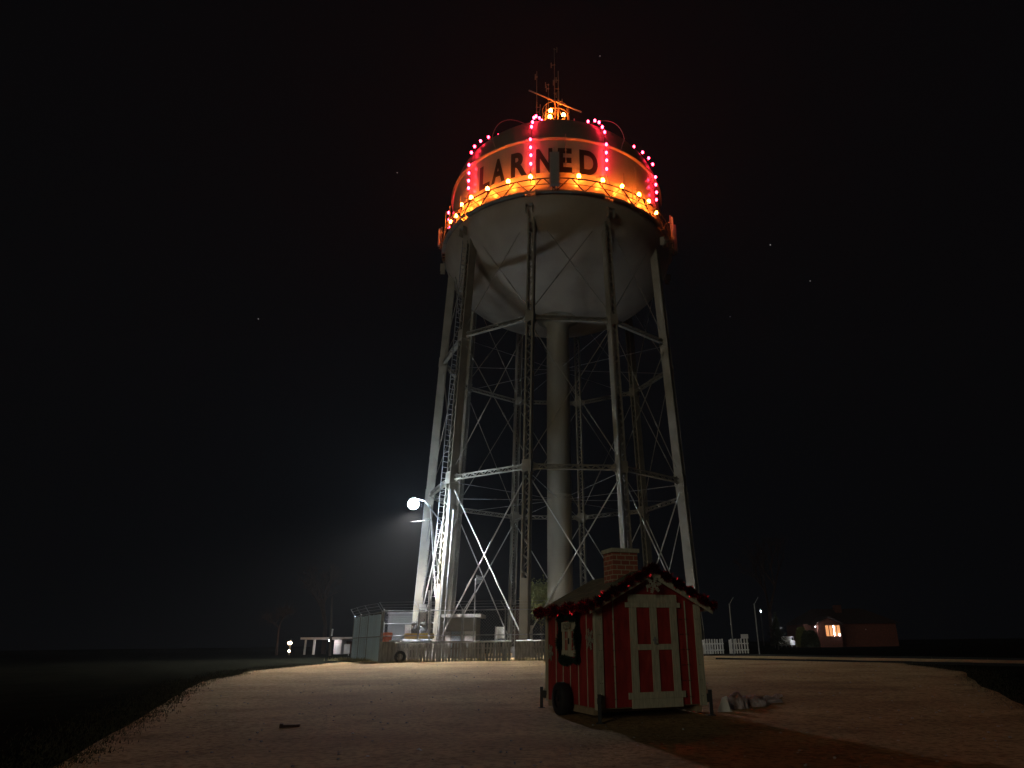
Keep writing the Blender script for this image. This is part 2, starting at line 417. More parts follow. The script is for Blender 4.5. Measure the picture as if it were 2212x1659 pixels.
# riser
mb = MB(); mb.lathe([(1.02, Z0 - .4), (1.02, Z1), (1.035, Z1 + .02), (1.035, Z1 + .12), (1.02, Z1 + .14), (1.02, Z2), (1.035, Z2 + .02), (1.035, Z2 + .12), (1.02, Z2 + .14), (1.02, 28.6), (1.35, 29.05), (1.9, 29.3)], (CX, CY, 0), 48)
for k in range(1, 14): mb.lathe([(1.02, Z0 + k * 2.0), (1.026, Z0 + k * 2.0 + .005), (1.026, Z0 + k * 2.0 + .03), (1.02, Z0 + k * 2.0 + .035)], (CX, CY, 0), 48)
riser = mb.build('riser_pipe', M['riser'], tower, True)
# bowl, wall, roof
HB, HR = 6.25, 6.4
RW = 10.55
prof = [(1.0, ZB - HB + .0)] + [(RW * math.sin(a), ZB - .12 - HB * math.cos(a)) for a in [PI / 2 * k / 28 for k in range(3, 29)]]
mb = MB(); mb.lathe(prof, (CX, CY, 0), 140); bowl = mb.build('tank_bowl', M['bowl'], tower, True)
mb = MB(); mb.lathe([(RT, ZB), (RT, ZR)], (CX, CY, 0), 200); wall = mb.build('tank_wall', M['tank'], tower, True)
rim = MB(); rim.lathe([(RT, ZR - .10), (RT + .20, ZR - .07), (RT + .24, ZR), (RT + .20, ZR + .07), (RT - .1, ZR + .06)], (CX, CY, 0), 200); rim.build('rim', M['tank'], tower, True)
prof = [(RT * math.cos(a), ZR + .06 + HR * math.sin(a)) for a in [PI / 2 * k / 28 for k in range(0, 28)]] + [(.02, ZR + .06 + HR)]
mb = MB(); mb.lathe(prof, (CX, CY, 0), 140); roof = mb.build('tank_roof', M['roofpaint'], tower, True)
for (ph, nm) in ((-30.5, 'roof_rail'), (34.0, 'roof_rail')):
    r_ = MB(); pts = [pol(ph, RT + .05, ZR)] + [pol(ph, (RT + .75) * math.cos(a), ZR + .1 + (HR + .85) * math.sin(a)) for a in [rad(k) for k in range(6, 66, 4)]]
    r_.path(pts, .03, 6)
    r_.build(nm, M['galv'], roof)
# lettering, bent round the wall
def letter_obj(ch, a0, a1, z0, z1):
    cu = bpy.data.curves.new('letter', 'FONT'); cu.body = ch; cu.size = 1; cu.offset = .04
    o = bpy.data.objects.new('letter', cu); C.objects.link(o)
    bpy.context.view_layer.update()
    me = bpy.data.meshes.new_from_object(o.evaluated_get(bpy.context.evaluated_depsgraph_get()))
    bpy.data.objects.remove(o)
    bm = bmesh.new(); bm.from_mesh(me)
    xs = [v.co.x for v in bm.verts]; ys = [v.co.y for v in bm.verts]; x0, x1, y0, y1 = min(xs), max(xs), min(ys), max(ys)
    for k in range(1, 12):
        x = x0 + (x1 - x0) * k / 12
        bmesh.ops.bisect_plane(bm, geom=bm.verts[:] + bm.edges[:] + bm.faces[:], plane_co=(x, 0, 0), plane_no=(1, 0, 0))
    bmesh.ops.remove_doubles(bm, verts=bm.verts, dist=1e-5)
    if any(True for _ in bm.faces) and sum(f.normal.z for f in bm.faces) < 0: bmesh.ops.reverse_faces(bm, faces=bm.faces[:])
    for v in bm.verts:
        u = (v.co.x - x0) / (x1 - x0); w = (v.co.y - y0) / (y1 - y0)
        v.co = pol(a0 + (a1 - a0) * u, RT + .018, z0 + (z1 - z0) * w) - Vector((CX, CY, Z0))
    bm.to_mesh(me); bm.free(); me.materials.clear(); me.materials.append(M['letter'])
    o = bpy.data.objects.new('letter', me); C.objects.link(o); o.parent = wall
for ch, a0, a1 in (('L', -41.2, -34.2), ('A', -33.2, -25.2), ('R', -22.0, -13.6), ('N', -9.3, -1.4), ('E', 1.2, 8.0), ('D', 11.6, 20.8)):
    letter_obj(ch, a0, a1, 38.0, 40.5)
# balcony
RB = 10.84
mb = MB(); mb.lathe([(RT + .01, ZB - .02), (RT + .42, ZB - .02), (RT + .42, ZB + .03), (RT + .01, ZB + .03), (RT + .01, ZB - .02)], (CX, CY, 0), 200)
for i in range(10):
    mb.lathe([(RT + .425, ZB - .02), (RB - .012, ZB - .02), (RB - .012, ZB + .03), (RT + .425, ZB + .03), (RT + .425, ZB - .02)], (CX, CY, 0), 16, rad(PH + 36 * i + 2.4), rad(PH + 36 * i + 33.6))
mb.lathe([(RB - .01, ZB - .10), (RB + .03, ZB - .10), (RB + .03, ZB + .08), (RB - .01, ZB + .08), (RB - .01, ZB - .10)], (CX, CY, 0), 200)
for k in range(60):
    p = pol(k * 6 + .5, RT + .02, ZB - .06); q = pol(k * 6 + .5, RB - .02, ZB - .06); mb.bar(p, q, .05, .07)
balc = mb.build('balcony', M['steel'], tower)
mb = MB(); ZH = ZB + 1.22
for (rr, z, th) in ((RB, ZH, .055), (RB, ZB + .66, .028)):
    mb.lathe([(rr + th * math.cos(a), z + th * math.sin(a)) for a in [2 * PI * k / 6 for k in range(7)]], (CX, CY, 0), 180)
for k in range(30):
    c = -5.5 + 12 * k
    mb.bar(pol(c - 5.6, RB + .01, ZB + .08), pol(c - .5, RB, ZH), .09, .06); mb.bar(pol(c + .5, RB, ZH), pol(c + 5.6, RB + .01, ZB + .08), .09, .06)
mb.build('handrail', M['railshade'], balc)
mb = MB(); z = 37.9                          # conduit bracketed to the wall above the balcony
mb.lathe([(RT + .12 + .018 * math.cos(a), z + .018 * math.sin(a)) for a in [2 * PI * k / 5 for k in range(6)]], (CX, CY, 0), 150, rad(-75), rad(75))
for k in range(-7, 8): mb.tube(pol(k * 10, RT, z), pol(k * 10, RT + .13, z), .015, 5)
mb.build('conduit', M['galv'], wall)
# poles standing on the balcony rail
for ph, z0, z1 in ((-8.4, ZB - .5, 38.9), (31.5, ZB + .9, 38.4), (38.5, ZB + .4, 39.6), (-49, ZB, 37.9), (-60, ZB, 38.1), (-66, ZB, 38.3), (4.6, 37.9, 41.2), (36, ZB + .3, 37.6)):
    mb = MB(); mb.tube(pol(ph, RB + .1, z0), pol(ph, RB + .1, z1), .035, 6); mb.tube(pol(ph, RB, z0 + .5), pol(ph, RB + .2, z0 + .5), .05, 6); mb.tube(pol(ph - .6, RB + .1, (z0 + z1) / 2), pol(ph + .6, RB + .1, (z0 + z1) / 2), .02, 5)
    mb.build('pole', M['steel'], balc)
# ladder with cage up the leg left of the letters (leg index 9 = -47 degrees)
LI = -1
t = rad(PH + 36 * LI); ro = Vector((math.sin(t), -math.cos(t), 0)); tg = Vector((math.cos(t), math.sin(t), 0))
mb = MB()
def lad(z): return legp(LI, z) - tg * (.27 + .55) + ro * .15
for s in (-1, 1): mb.tube(lad(2.0) + ro * s * .24, lad(35.2) + ro * s * .24, .035, 6)
z = 2.2
while z < 35: mb.tube(lad(z) - ro * .24, lad(z) + ro * .24, .024, 5); z += .42
z = 3.0
while z < 35:
    for s in (-1, 1): mb.tube(lad(z) + ro * s * .24, lad(z) + ro * s * .24 + tg * .55, .02, 5)
    z += 3.0
mb.build('ladder', M['galv'], tower)
mb = MB(); z = 5.0                            # cable bundle on the same leg
for k in range(5): mb.tube(legp(LI, 2) - tg * (.3 + .02 * k) + ro * (-.25 + .06 * k), legp(LI, 35) - tg * (.3 + .02 * k) + ro * (-.25 + .06 * k), .026, 6)
while z < 34: mb.bar(legp(LI, z) - tg * .38 - ro * .32, legp(LI, z) - tg * .38 + ro * .12, .05, .05); z += 1.1
mb.build('cable_bundle', M['steel'], tower)
# cage round the leg below the lamp, on the far-left leg
mb = MB()
ga = at(912, 1290, 54.0); gb = at(930, 1190, 54.0)
for k in range(10):
    z = ga.z + (gb.z - ga.z) * k / 9; mb.bar(Vector((ga.x + (gb.x - ga.x) * .4 * k / 9, 53.9, z)), Vector((gb.x, 53.9, z)), .03, .03)
mb.hexa([Vector(v) for v in ((ga.x, 54, ga.z), (gb.x - .5, 54, ga.z), (gb.x - .5, 54.05, ga.z), (ga.x, 54.05, ga.z), (ga.x + .55, 54, gb.z), (gb.x, 54, gb.z), (gb.x, 54.05, gb.z), (ga.x + .55, 54.05, gb.z))])
mb.build('climb_guard', M['darkwall'], tower)
# pipes beside the leg and a conduit on the right front leg
for (i, o1, o2, z1, r_) in ((-1, .75, .5, 12, .07), (-1, 1.0, .3, 10.5, .05), (-2, -.5, .4, 12.5, .05), (1, -.36, .45, 18, .07), (2, .55, -.5, 34, .04)):
    t = rad(PH + 36 * i); a_ = Vector((math.sin(t), -math.cos(t), 0)); b2 = Vector((math.cos(t), math.sin(t), 0))
    mb = MB(); mb.tube(legp(i, .8) + b2 * o1 + a_ * o2, legp(i, z1) + b2 * o1 + a_ * o2, r_, 8)
    z = 3
    while z < z1: mb.tube(legp(i, z) + b2 * o1 * .5 + a_ * o2 * .3, legp(i, z) + b2 * o1 + a_ * o2, .025, 5); z += 3
    mb.build('conduit', M['galv'], tower)

# panel antennas
def panel(name, label, ph, r, z0, z1, w, d, n=1, m=M['panel']):
    root = empty(name, pol(ph, r, z0), rad(ph), label, 'antenna', 'panel antennas on the balcony')
    t = rad(ph); o_ = Vector((math.sin(t), -math.cos(t), 0)); g_ = Vector((math.cos(t), math.sin(t), 0))
    mb = MB(); c = pol(ph, r, (z0 + z1) / 2)
    mb.box(c, g_ * w / 2, o_ * d / 2, Vector((0, 0, (z1 - z0) / 2))); mb.box(c + o_ * (d / 2 + .01), g_ * w * .40, o_ * .02, Vector((0, 0, (z1 - z0) / 2 - .05)))
    mb.build('shell', m, root)
    mb = MB(); mb.tube(c - o_ * (d / 2 + .1) - Vector((0, 0, (z1 - z0) / 2 + .15)), c - o_ * (d / 2 + .1) + Vector((0, 0, (z1 - z0) / 2 + .25)), .05, 8)
    for s in (-.6, .6): mb.bar(c - o_ * (d / 2 - .02) + Vector((0, 0, s * (z1 - z0) / 2)), c - o_ * (d / 2 + .3) + Vector((0, 0, s * (z1 - z0) / 2)), .12, .06)
    mb.build('mount', M['steel'], root)
    mb = MB()
    for k in range(3): 
        p = c - Vector((0, 0, (z1 - z0) / 2)) + g_ * (k - 1) * w * .25; mb.path([p + Vector((0, 0, .02)), p - Vector((0, 0, .22)), p - o_ * .25 - Vector((0, 0, .3)), p - o_ * .45 - Vector((0, 0, .1))], .018, 5)
    mb.build('cable', M['darkwire'], root)
panel('panel_antenna', 'large grey panel antenna standing in front of the letters N and E', -.3, 11.25, 35.75, 39.0, .78, .22)
panel('panel_antenna', 'wide orange lit panel antenna at the right end of the balcony', 80, 11.2, 35.2, 38.1, .5, .3)
panel('panel_antenna', 'slim orange lit panel antenna left of the wide one at the right balcony end', 74, 11.1, 35.8, 38.3, .2, .14)
panel('panel_antenna', 'small panel antenna at the left end of the balcony', -78, 11.15, 36.0, 37.8, .32, .16)

# masts on the roof
ZA = ZR + HR
hub = MB()
hub.lathe([(1.9, ZA - .25), (1.9, ZA + .9), (1.7, ZA + 1.1), (.3, ZA + 1.5), (.02, ZA + 1.5)], (CX, CY, 0), 24)
hubo = hub.build('roof_vent', M['steel'], tower, True)
fr = MB()
ZF = 53.3
for k in range(6):
    p = pol(60 * k + 10, 1.6, ZA + .6); q = pol(60 * k + 10, 1.25, ZF + .5); fr.tube(p, q, .05, 6)
    for (za, zb) in ((ZA + 1, ZA + 3), (ZA + 3, ZF - .4)):
        fr.tube(pol(60 * k + 10, 1.5, za), pol(60 * k + 70, 1.4, zb), .03, 5); fr.tube(pol(60 * k + 70, 1.5, za), pol(60 * k + 10, 1.4, zb), .03, 5)
for z in (ZA + 3, ZF - .4, ZF + .5): fr.lathe([(1.4 + .05 * math.cos(a), z + .05 * math.sin(a)) for a in [2 * PI * k / 5 for k in range(6)]], (CX, CY, 0), 18)
fr.build('mast_frame', M['steel'], tower)
def mast(label, x, z0, z1, y=0, r=.045, arms=(), m=M['steel']):
    base = Vector((CX + x, CY + y, z0)); root = empty('antenna_mast', base, 0, label, 'antenna mast', 'masts on top of the tank')
    mb = MB(); mb.tube(base, base + Vector((0, 0, (z1 - z0) * .55)), r, 7); mb.tube(base + Vector((0, 0, (z1 - z0) * .55)), base + Vector((0, 0, z1 - z0)), r * .6, 7); mb.build('pole', m, root)
    for (z, w, a) in arms:
        mb = MB(); c = Vector((base.x, base.y, z)); d = Vector((math.cos(a), math.sin(a), 0))
        mb.tube(c, c + d * w, .04, 6); mb.tube(c + d * w - Vector((0, 0, .35)), c + d * w + Vector((0, 0, .35)), .05, 6); mb.ball(c, .09)
        mb.build('dipole', m, root)
def up(px, py, Y=56): return at(px, py, Y)
def z1p(x, y): return ((1020 + x * .3737) * 2212 / 2439, (80 + y * .3737) * 2212 / 2439)
def tz(x, y, Y=56):
    p = at(*z1p(x, y), Y); return p
T = tz(803, 95)
mast('tallest thin antenna mast at the centre of the tank top', T.x - CX, ZF - .4, T.z, 0, .05, ((tz(795, 200).z, .35, 3.0), (tz(800, 300).z, .3, 2), (tz(800, 380).z, .3, 1), (T.z - .1, .3, .3)))
T = tz(828, 230)
mast('thick whip antenna mast just right of the tallest one', T.x - CX, ZF, T.z, .2, .09, ((tz(825, 290).z, .25, 3.5), (tz(826, 345).z, .4, 3.3), (tz(826, 420).z, .4, .3)))
T = tz(766, 335)
mast('short antenna mast left of the tallest one', T.x - CX, ZF, T.z, -.3, .04, ((T.z - .1, .3, 3), (tz(766, 365).z, .2, 3)))
T = tz(692, 240, 52.5)
mast('slender whip antenna mast above the second red light string', T.x - CX, ZA - 1.0, T.z, -3.5, .05, ((tz(692, 275, 52.5).z, .15, 3), (tz(705, 470, 52.5).z, .35, 0), (tz(705, 500, 52.5).z, .3, 0)))
# crossbar
p = tz(642, 362, 54.6); q = tz(975, 500, 54.6); q.y = 53.2; q = tz(975, 500, 53.6)
mb = MB(); mb.tube(p, q, .075, 8); c = p.lerp(q, .5)
cb = empty('boom_antenna', c, 0, 'long slanting pale boom crossing the masts on the tank top', 'antenna')
mb.build('boom', M['panel'], cb)
mb = MB(); mb.tube(c, Vector((CX, CY, c.z - .3)), .06, 6); mb.tube(Vector((CX + .1, CY - .1, ZF)), Vector((CX + .1, CY - .1, c.z + .2)), .07, 6)
for s in (.38, .5, .62): mb.ball(p.lerp(q, s), .15)
mb.build('bracket', M['steel'], cb)
mb = MB(); T = tz(930, 545, 49.5)
mb.bar(T + Vector((0, 0, -1.2)), T, .14, .1); mb.bar(T + Vector((-.22, 0, -1.2)), T + Vector((-.22, 0, -.15)), .08, .08)
tag(mb.build('roof_bracket', M['panel'], None), 'small pair of pale stubs standing on the tank roof right of the masts', 'bracket')

# bulbs
def bulb_mesh(r, l):
    b = MB(); b.ball((0, 0, 0), r, r, l, 10, 8); return b
def lamp(name, label, p, d, m, r, group, sock=True):
    d = d.normalized(); root = empty(name, p, 0, label, 'light bulb', group)
    mb = MB(); mb.ball(p, r, r, r * 1.25, 12, 8); mb.build('bulb', m, root, True)
    mb = MB(); mb.tube(p - Vector((0, 0, r * 1.1)), p - Vector((0, 0, r * 2.2)), r * .5, 8); mb.bar(p - Vector((0, 0, r * 2.2)), p - d * .05 - Vector((0, 0, r * 3.6)), .05, .05); mb.build('socket', M['black'], root)
    return root
oph = [(-62, 'far left of the balcony rail, lowest on the left'), (-56.2, 'on the balcony rail below the leftmost red string'), (-50.5, 'on the balcony rail between the two left red strings'), (-43.0, 'on the balcony rail below the letter L'), (-32.6, 'on the balcony rail below the letter A'), (-21.6, 'on the balcony rail between the letters A and R'),
       (-11.1, 'on the rail at the foot of the red string left of N'), (10.4, 'on the balcony rail below the left stroke of the letter D'), (21.6, 'on the rail at the foot of the red string right of D'), (31.7, 'on the rail, first one beyond the red string right of D'), (41.9, 'on the rail, second one beyond the red string right of D'), (49.2, 'on the balcony rail at the foot of the rightmost red string'), (55.5, 'far right of the balcony rail, lowest on the right')]
for ph, w in oph:
    p = pol(ph, RB - .22, 37.28 if abs(ph) < 55 else 36.75); lamp('light_bulb', 'glowing orange bulb ' + w, p, pol(ph, 1, 0) - pol(ph, 0, 0), M['orangebulb'], .155, 'orange bulbs round the balcony rail')
for (x, y, w) in ((780, 492, 'upper left of the three at the foot of the masts'), (775, 530, 'lower left of the three at the foot of the masts'), (862, 518, 'right of the three at the foot of the masts')):
    p = tz(x, y, 54.6); lamp('light_bulb', 'glowing orange bulb ' + w, p, Vector((0, -1, 0)), M['orangebulb'], .19, 'orange bulbs on top of the tank')
strings = [(-2, 'leftmost string of red bulbs, mostly hidden round the left side of the tank', 3, 6), (-1, 'string of red bulbs arching from the balcony up past the letter L', 0, 8), (0, 'string of red bulbs rising between the letters R and N onto the roof', 0, 9), (1, 'string of red bulbs rising right of the letter D onto the roof', 0, 9), (2, 'rightmost string of red bulbs arching up from the balcony', 0, 7)]
sp = [(10.28, 38.8), (10.32, 39.6), (10.34, 40.42), (10.34, 41.25), (10.12, 42.75), (9.82, 43.55), (9.25, 44.5), (8.4, 45.45), (7.2, 46.35), (6.2, 46.9)]
for (i, lab, k0, k1) in strings:
    ph = PH + 36 * i
    root = empty('red_light_string', pol(ph, RB, ZB + 1.2), rad(ph), lab, 'light string', 'strings of red bulbs over the tank')
    pts = [pol(ph, RB, ZB + 1.2), pol(ph, 10.4, 37.9)] + [pol(ph, r - .06, z) for r, z in sp] + [pol(ph, 5.2, 47.25)]
    mb = MB(); mb.path(pts, .02, 5); mb.build('wire', M['darkwire'], root)
    nb_ = 9 if k0 == 0 else 3
    if i == 0: nb_ = 10
    for k in range(nb_):
        r, z = sp[k]; r += .04
        p = pol(ph, r, z); o_ = pol(ph, 1, 0) - pol(ph, 0, 0)
        if k > 4: o_ = (o_ + Vector((0, 0, .9))).normalized()
        p = p + Vector((random.uniform(-.03, .03), 0, random.uniform(-.04, .04)))
        mb = MB(); mb.ball(p + o_ * .06, .108, .108, .15, 10, 8)
        bo = mb.build('bulb', M['redbulb_dim' if (k * 7 + i * 3) % 5 == 1 else 'redbulb'], root, True)
        mb = MB(); mb.tube(p - o_ * .02, p - o_ * .12, .045, 6); mb.build('socket', M['black'], bo)

# ------------------------------------------------------------------ flood lamp on its arm
FP = at(893, 1089, 46.4)
fl = empty('flood_lamp', FP, 0, 'dazzling white flood lamp on an arm beside the left tower legs', 'flood lamp')
mb = MB(); mb.ball(FP, .37, .37, .35, 20, 14); mb.build('lens', M['flood'], fl, True)
mb = MB(); mb.lathe([(.22, .34), (.2, .40), (.12, .50), (.02, .52)], tuple(FP), 20); mb.build('hood', M['galv'], fl, True)
A1 = legp(-1, 9.9) - tg * .9
mb = MB(); mb.path([FP + Vector((.05, .1, .4)), FP + Vector((.7, .25, .28)), Vector((A1.x - .3, A1.y - .2, A1.z + .35)), A1], .045, 7); mb.build('arm', M['galv'], fl)
ld = bpy.data.lights.new('flood_beam', 'SPOT'); ld.energy = 14500; ld.color = (1, .97, .93); ld.spot_size = rad(168); ld.spot_blend = .75; ld.shadow_soft_size = .18
lo = bpy.data.objects.new('flood_beam', ld); C.objects.link(lo); lo.parent = fl; lo.location = (0, 0, -.50)
lo.rotation_euler = Vector((.03, -.02, -1)).to_track_quat('-Z', 'Y').to_euler()
b2 = MB(); q = at(893, 1127, 46.6); b2.bar(q - Vector((.2, 0, 0)), q + Vector((.2, 0, 0)), .06, .03); b2.path([q + Vector((.3, 0, 0)), q + Vector((1.0, .8, .3)), legp(-2, 9.3) + Vector((.2, -.5, 0))], .03, 6)
tag(b2.build('bracket', M['darksteel']), 'small flat metal bracket sticking out below the flood lamp', 'bracket')
# ------------------------------------------------------------------ the shed on wheels
A = rad(22); E_ = Vector((math.cos(A), math.sin(A), 0)); S_ = Vector((-math.sin(A), math.cos(A), 0))
SO = Vector((.61, 14.55, .40)); SW, SD, SH, PK = 2.44, 2.86, 1.97, 2.60
shed = empty('red_shed', SO + E_ * SW / 2 + S_ * SD / 2 - Vector((0, 0, .25)), A, 'small red shed with pale trim, brick chimney and double door, standing on wheels', 'shed')
def sp_(u, v, w): return SO + E_ * u + S_ * v + Vector((0, 0, w))
class SB(MB):
    def ubox(s, u0, u1, v0, v1, w0, w1): s.hexa([sp_(u0, v0, w0), sp_(u1, v0, w0), sp_(u1, v1, w0), sp_(u0, v1, w0), sp_(u0, v0, w1), sp_(u1, v0, w1), sp_(u1, v1, w1), sp_(u0, v1, w1)])
# body
b = SB(); b.ubox(0, .03, .0, SD, 0, SH); lw = b.build('side_wall', M['redboard'], shed)
b = SB(); b.ubox(SW - .03, SW, .0, SD, 0, SH); b.build('side_wall', M['redboard'], shed)
def gable(v0, v1):
    b = SB(); pts = [(.03, 0), (SW - .03, 0), (SW - .03, SH), (SW / 2, PK - .05), (.03, SH)]
    n = len(pts); b.add([sp_(u, v0, w) for u, w in pts] + [sp_(u, v1, w) for u, w in pts], [tuple(range(n)), tuple(range(n, 2 * n))[::-1]] + [(i, n + i, n + (i + 1) % n, (i + 1) % n)[::-1] for i in range(n)])
    return b
fw = gable(0, .03).build('front_wall', M['redboard'], shed); gable(SD - .03, SD).build('back_wall', M['redboard'], shed)
b = SB(); b.ubox(.03, SW - .03, .03, SD - .03, -.02, .03); b.build('floor', M['beam'], shed)
# pale battens
for u in (.385, 1.22, 2.10):
    b = SB()
    w1 = SH + (PK - SH) * (min(u, SW - u) / (SW / 2)) - .12; w0 = 2.2 if u == 1.22 else 0
    x = 0
    b.ubox(u - .012, u + .012, -.016, -.002, w0, w1); b.build('batten', M['trimw'], fw)
for v in (.47, .93, 1.38, 1.80, 2.22):
    b = SB()
    if .6 < v < 2: b.ubox(-.014, -.002, v - .010, v + .010, .0, .84); b.ubox(-.014, -.002, v - .010, v + .010, 1.82, SH - .05)
    else: b.ubox(-.014, -.002, v - .010, v + .010, 0, SH - .05)
    b.build('batten', M['trimw'], lw)
# corner boards
for (u0, u1, v0, v1) in ((-.028, -.004, -.028, .10), (.0, .13, -.030, -.004), (SW - .13, SW + .0, -.030, -.004), (SW + .004, SW + .028, -.03, .1), (-.028, -.004, SD - .12, SD + .02)):
    b = SB(); b.ubox(u0, u1, v0, v1, -.03, SH - .02); b.build('corner_board', M['trimw'], shed)
# double door
D0, D1 = .75, 1.87; DB, DT = .06, 2.10
dr = SB(); dr.ubox(D0, D1, -.022, -.003, DB, DT - .02); door = dr.build('double_door', M['redboard'], shed)
def fr_(u0, u1, w0, w1, v=-.045, nm='door_frame'):
    b = SB(); b.ubox(u0, u1, v, -.0225, w0, w1); b.build(nm, M['trimw'], door)
fr_(D0, D0 + .16, DB + .20, DT - .20); fr_(D1 - .16, D1, DB + .20, DT - .20); fr_(1.23, 1.308, DB + .20, DT - .20); fr_(1.312, 1.39, DB + .20, DT - .20)
fr_(D0 + .16, 1.23, 1.05, 1.16); fr_(1.39, D1 - .16, 1.05, 1.16)
fr_(D0 - .02, D1 + .02, DT - .12, DT + .04, -.048); fr_(D0 - .09, D1 + .09, DT - .22, DT - .122, -.055)
fr_(D0 - .09, D1 + .09, DB + .08, DB + .20, -.055); fr_(D0 - .02, D1 + .02, DB - .09, DB + .078, -.048)
hd = SB(); hd.ubox(1.26, 1.37, -.056, -.046, 1.22, 1.26); hd.ubox(1.29, 1.33, -.062, -.046, 1.16, 1.30); hd.path([sp_(1.33, -.055, 1.2), sp_(1.33, -.09, 1.17), sp_(1.35, -.055, 1.15)], .008, 6); hd.build('latch', M['galv'], door)
# window
WV0, WV1, WW0, WW1 = .92, 1.74, .93, 1.64
wb = SB(); wb.ubox(-.022, -.003, WV0, WV1, WW0, WW1); win = wb.build('window', M['redboard'], shed)
def wf(v0, v1, w0, w1, d=.05, nm='window_frame'):
    b = SB(); b.ubox(-d, -.0225, v0, v1, w0, w1); b.build(nm, M['trimw'], win)
wf(WV0, WV0 + .12, WW0 + .12, WW1 - .2); wf(WV1 - .12, WV1, WW0 + .12, WW1 - .2); wf(1.25, 1.41, WW0 + .12, WW1 - .2); wf(WV0 - .03, WV1 + .03, WW0, WW0 + .12, .055); wf(WV0 - .03, WV1 + .03, WW1 - .2, WW1, .055)
wf(WV0 + .12, 1.25, 1.27, 1.295, .032); wf(1.41, WV1 - .12, 1.27, 1.295, .032); wf(1.137, 1.153, WW0 + .12, WW1 - .2, .03); wf(1.51, 1.525, WW0 + .12, WW1 - .2, .03)
h_ = SB(); h_.ubox(-.07, -.05, 1.32, 1.35, 1.18, 1.30); h_.build('latch', M['black'], win)
# roof
OV = .22; slope = (PK - SH) / (SW / 2)
def rt(u, v, d=0):
    s = u if u < SW / 2 else SW - u
    return sp_(u, v, SH + s * slope + d)
for sgn in (0, 1):
    e0 = -OV if sgn == 0 else SW + OV
    b = SB(); r0 = SW / 2
    b.hexa([rt(e0, -.2, .03), rt(r0, -.2, .03), rt(r0, SD + .02, .03), rt(e0, SD + .02, .03), rt(e0, -.2, .075), rt(r0, -.2, .075), rt(r0, SD + .02, .075), rt(e0, SD + .02, .075)] if sgn == 0 else [rt(r0, -.2, .03), rt(e0, -.2, .03), rt(e0, SD + .02, .03), rt(r0, SD + .02, .03), rt(r0, -.2, .075), rt(e0, -.2, .075), rt(e0, SD + .02, .075), rt(r0, SD + .02, .075)])
    ro_ = b.build('roof', M['roof_shingle'], shed); planar_uv(ro_)
    b = SB()                                  # rake board
    b.hexa([rt(e0, -.225, -.11), rt(r0, -.225, -.11), rt(r0, -.203, -.11), rt(e0, -.203, -.11), rt(e0, -.225, .06), rt(r0, -.225, .06), rt(r0, -.203, .06), rt(e0, -.203, .06)] if sgn == 0 else [rt(r0, -.225, -.11), rt(e0, -.225, -.11), rt(e0, -.203, -.11), rt(r0, -.203, -.11), rt(r0, -.225, .06), rt(e0, -.225, .06), rt(e0, -.203, .06), rt(r0, -.203, .06)])
    b.build('rake_board', M['trimw'], shed)
    b = SB(); u0, u1 = (e0 - .02, e0 - .002) if sgn == 0 else (e0 + .002, e0 + .02)
    b.hexa([sp_(u0, -.2, SH - OV * slope - .04), sp_(u1, -.2, SH - OV * slope - .04), sp_(u1, SD + .02, SH - OV * slope - .04), sp_(u0, SD + .02, SH - OV * slope - .04), sp_(u0, -.2, SH - OV * slope + .06), sp_(u1, -.2, SH - OV * slope + .06), sp_(u1, SD + .02, SH - OV * slope + .06), sp_(u0, SD + .02, SH - OV * slope + .06)])
    b.build('fascia', M['trimw'], shed)
# chimney
CU0, CU1, CV0, CV1 = .80, 1.42, .75, 1.24
b = SB(); b.ubox(CU0, CU1, CV0, CV1, 2.1, 3.10); ch = b.build('chimney', M['brick'], shed); planar_uv(ch)
b = SB(); b.ubox(CU0 - .035, CU1 + .035, CV0 - .035, CV1 + .035, 3.101, 3.19); b.build('chimney_cap', M['trimw'], ch)
b = SB(); rnd = random.Random(12)
for w_ in [.15 + .3 * k for k in range(6)]:
    for u in (.36, .41, 1.95, 2.0, 2.08, 2.13, .05, .09, SW - .05, SW - .09): b.ubox(u - .006, u + .006, -.034, -.028 if (u < .2 or u > SW - .2) else -.002, w_ - .006, w_ + .006)
b.build('nails', M['rust'], fw)
# running gear
def wheel(u, v, s):
    c = sp_(u, v, 0); c.z = gz(c.x, c.y) + .325; b = MB(); n = 28
    prof = [(.17, -.095), (.24, -.105), (.30, -.10), (.325, -.07), (.328, 0), (.325, .07), (.30, .10), (.24, .105), (.17, .095)]
    vs = []
    for (r, x) in prof:
        for i in range(n): t = 2 * PI * i / n; vs.append(c + E_ * x + S_ * r * math.cos(t) + Vector((0, 0, r * math.sin(t))))
    b.add(vs, [(j * n + i, j * n + (i + 1) % n, (j + 1) * n + (i + 1) % n, (j + 1) * n + i) for j in range(len(prof) - 1) for i in range(n)])
    w = b.build('wheel', M['rubber'], shed, True)
    b = MB(); b.tube(c - E_ * .06, c + E_ * .06, .175, 20); b.tube(c + E_ * s * .06, c + E_ * s * .11, .06, 12); b.build('rim', M['black'], w)
    return c
c1 = wheel(-.20, 1.45, -1); c2 = wheel(SW + .2, 1.45, 1)
b = MB(); b.tube(c1 + E_ * .08, c2 - E_ * .08, .035, 8); b.build('axle', M['black'], shed)
for (u0, u1, v0, v1, w0) in ((.02, .14, .25, SD - .05, -.14), (SW - .14, SW - .02, .1, SD - .05, -.16)):
    b = SB(); b.ubox(u0, u1, v0, v1, w0, -.022); b.build('skid_beam', M['beam'], shed)
for v in (.6, 1.3, 2.4):
    b = SB(); b.ubox(.14, SW - .14, v, v + .09, -.13, -.024); b.build('floor_joist', M['beam'], shed)
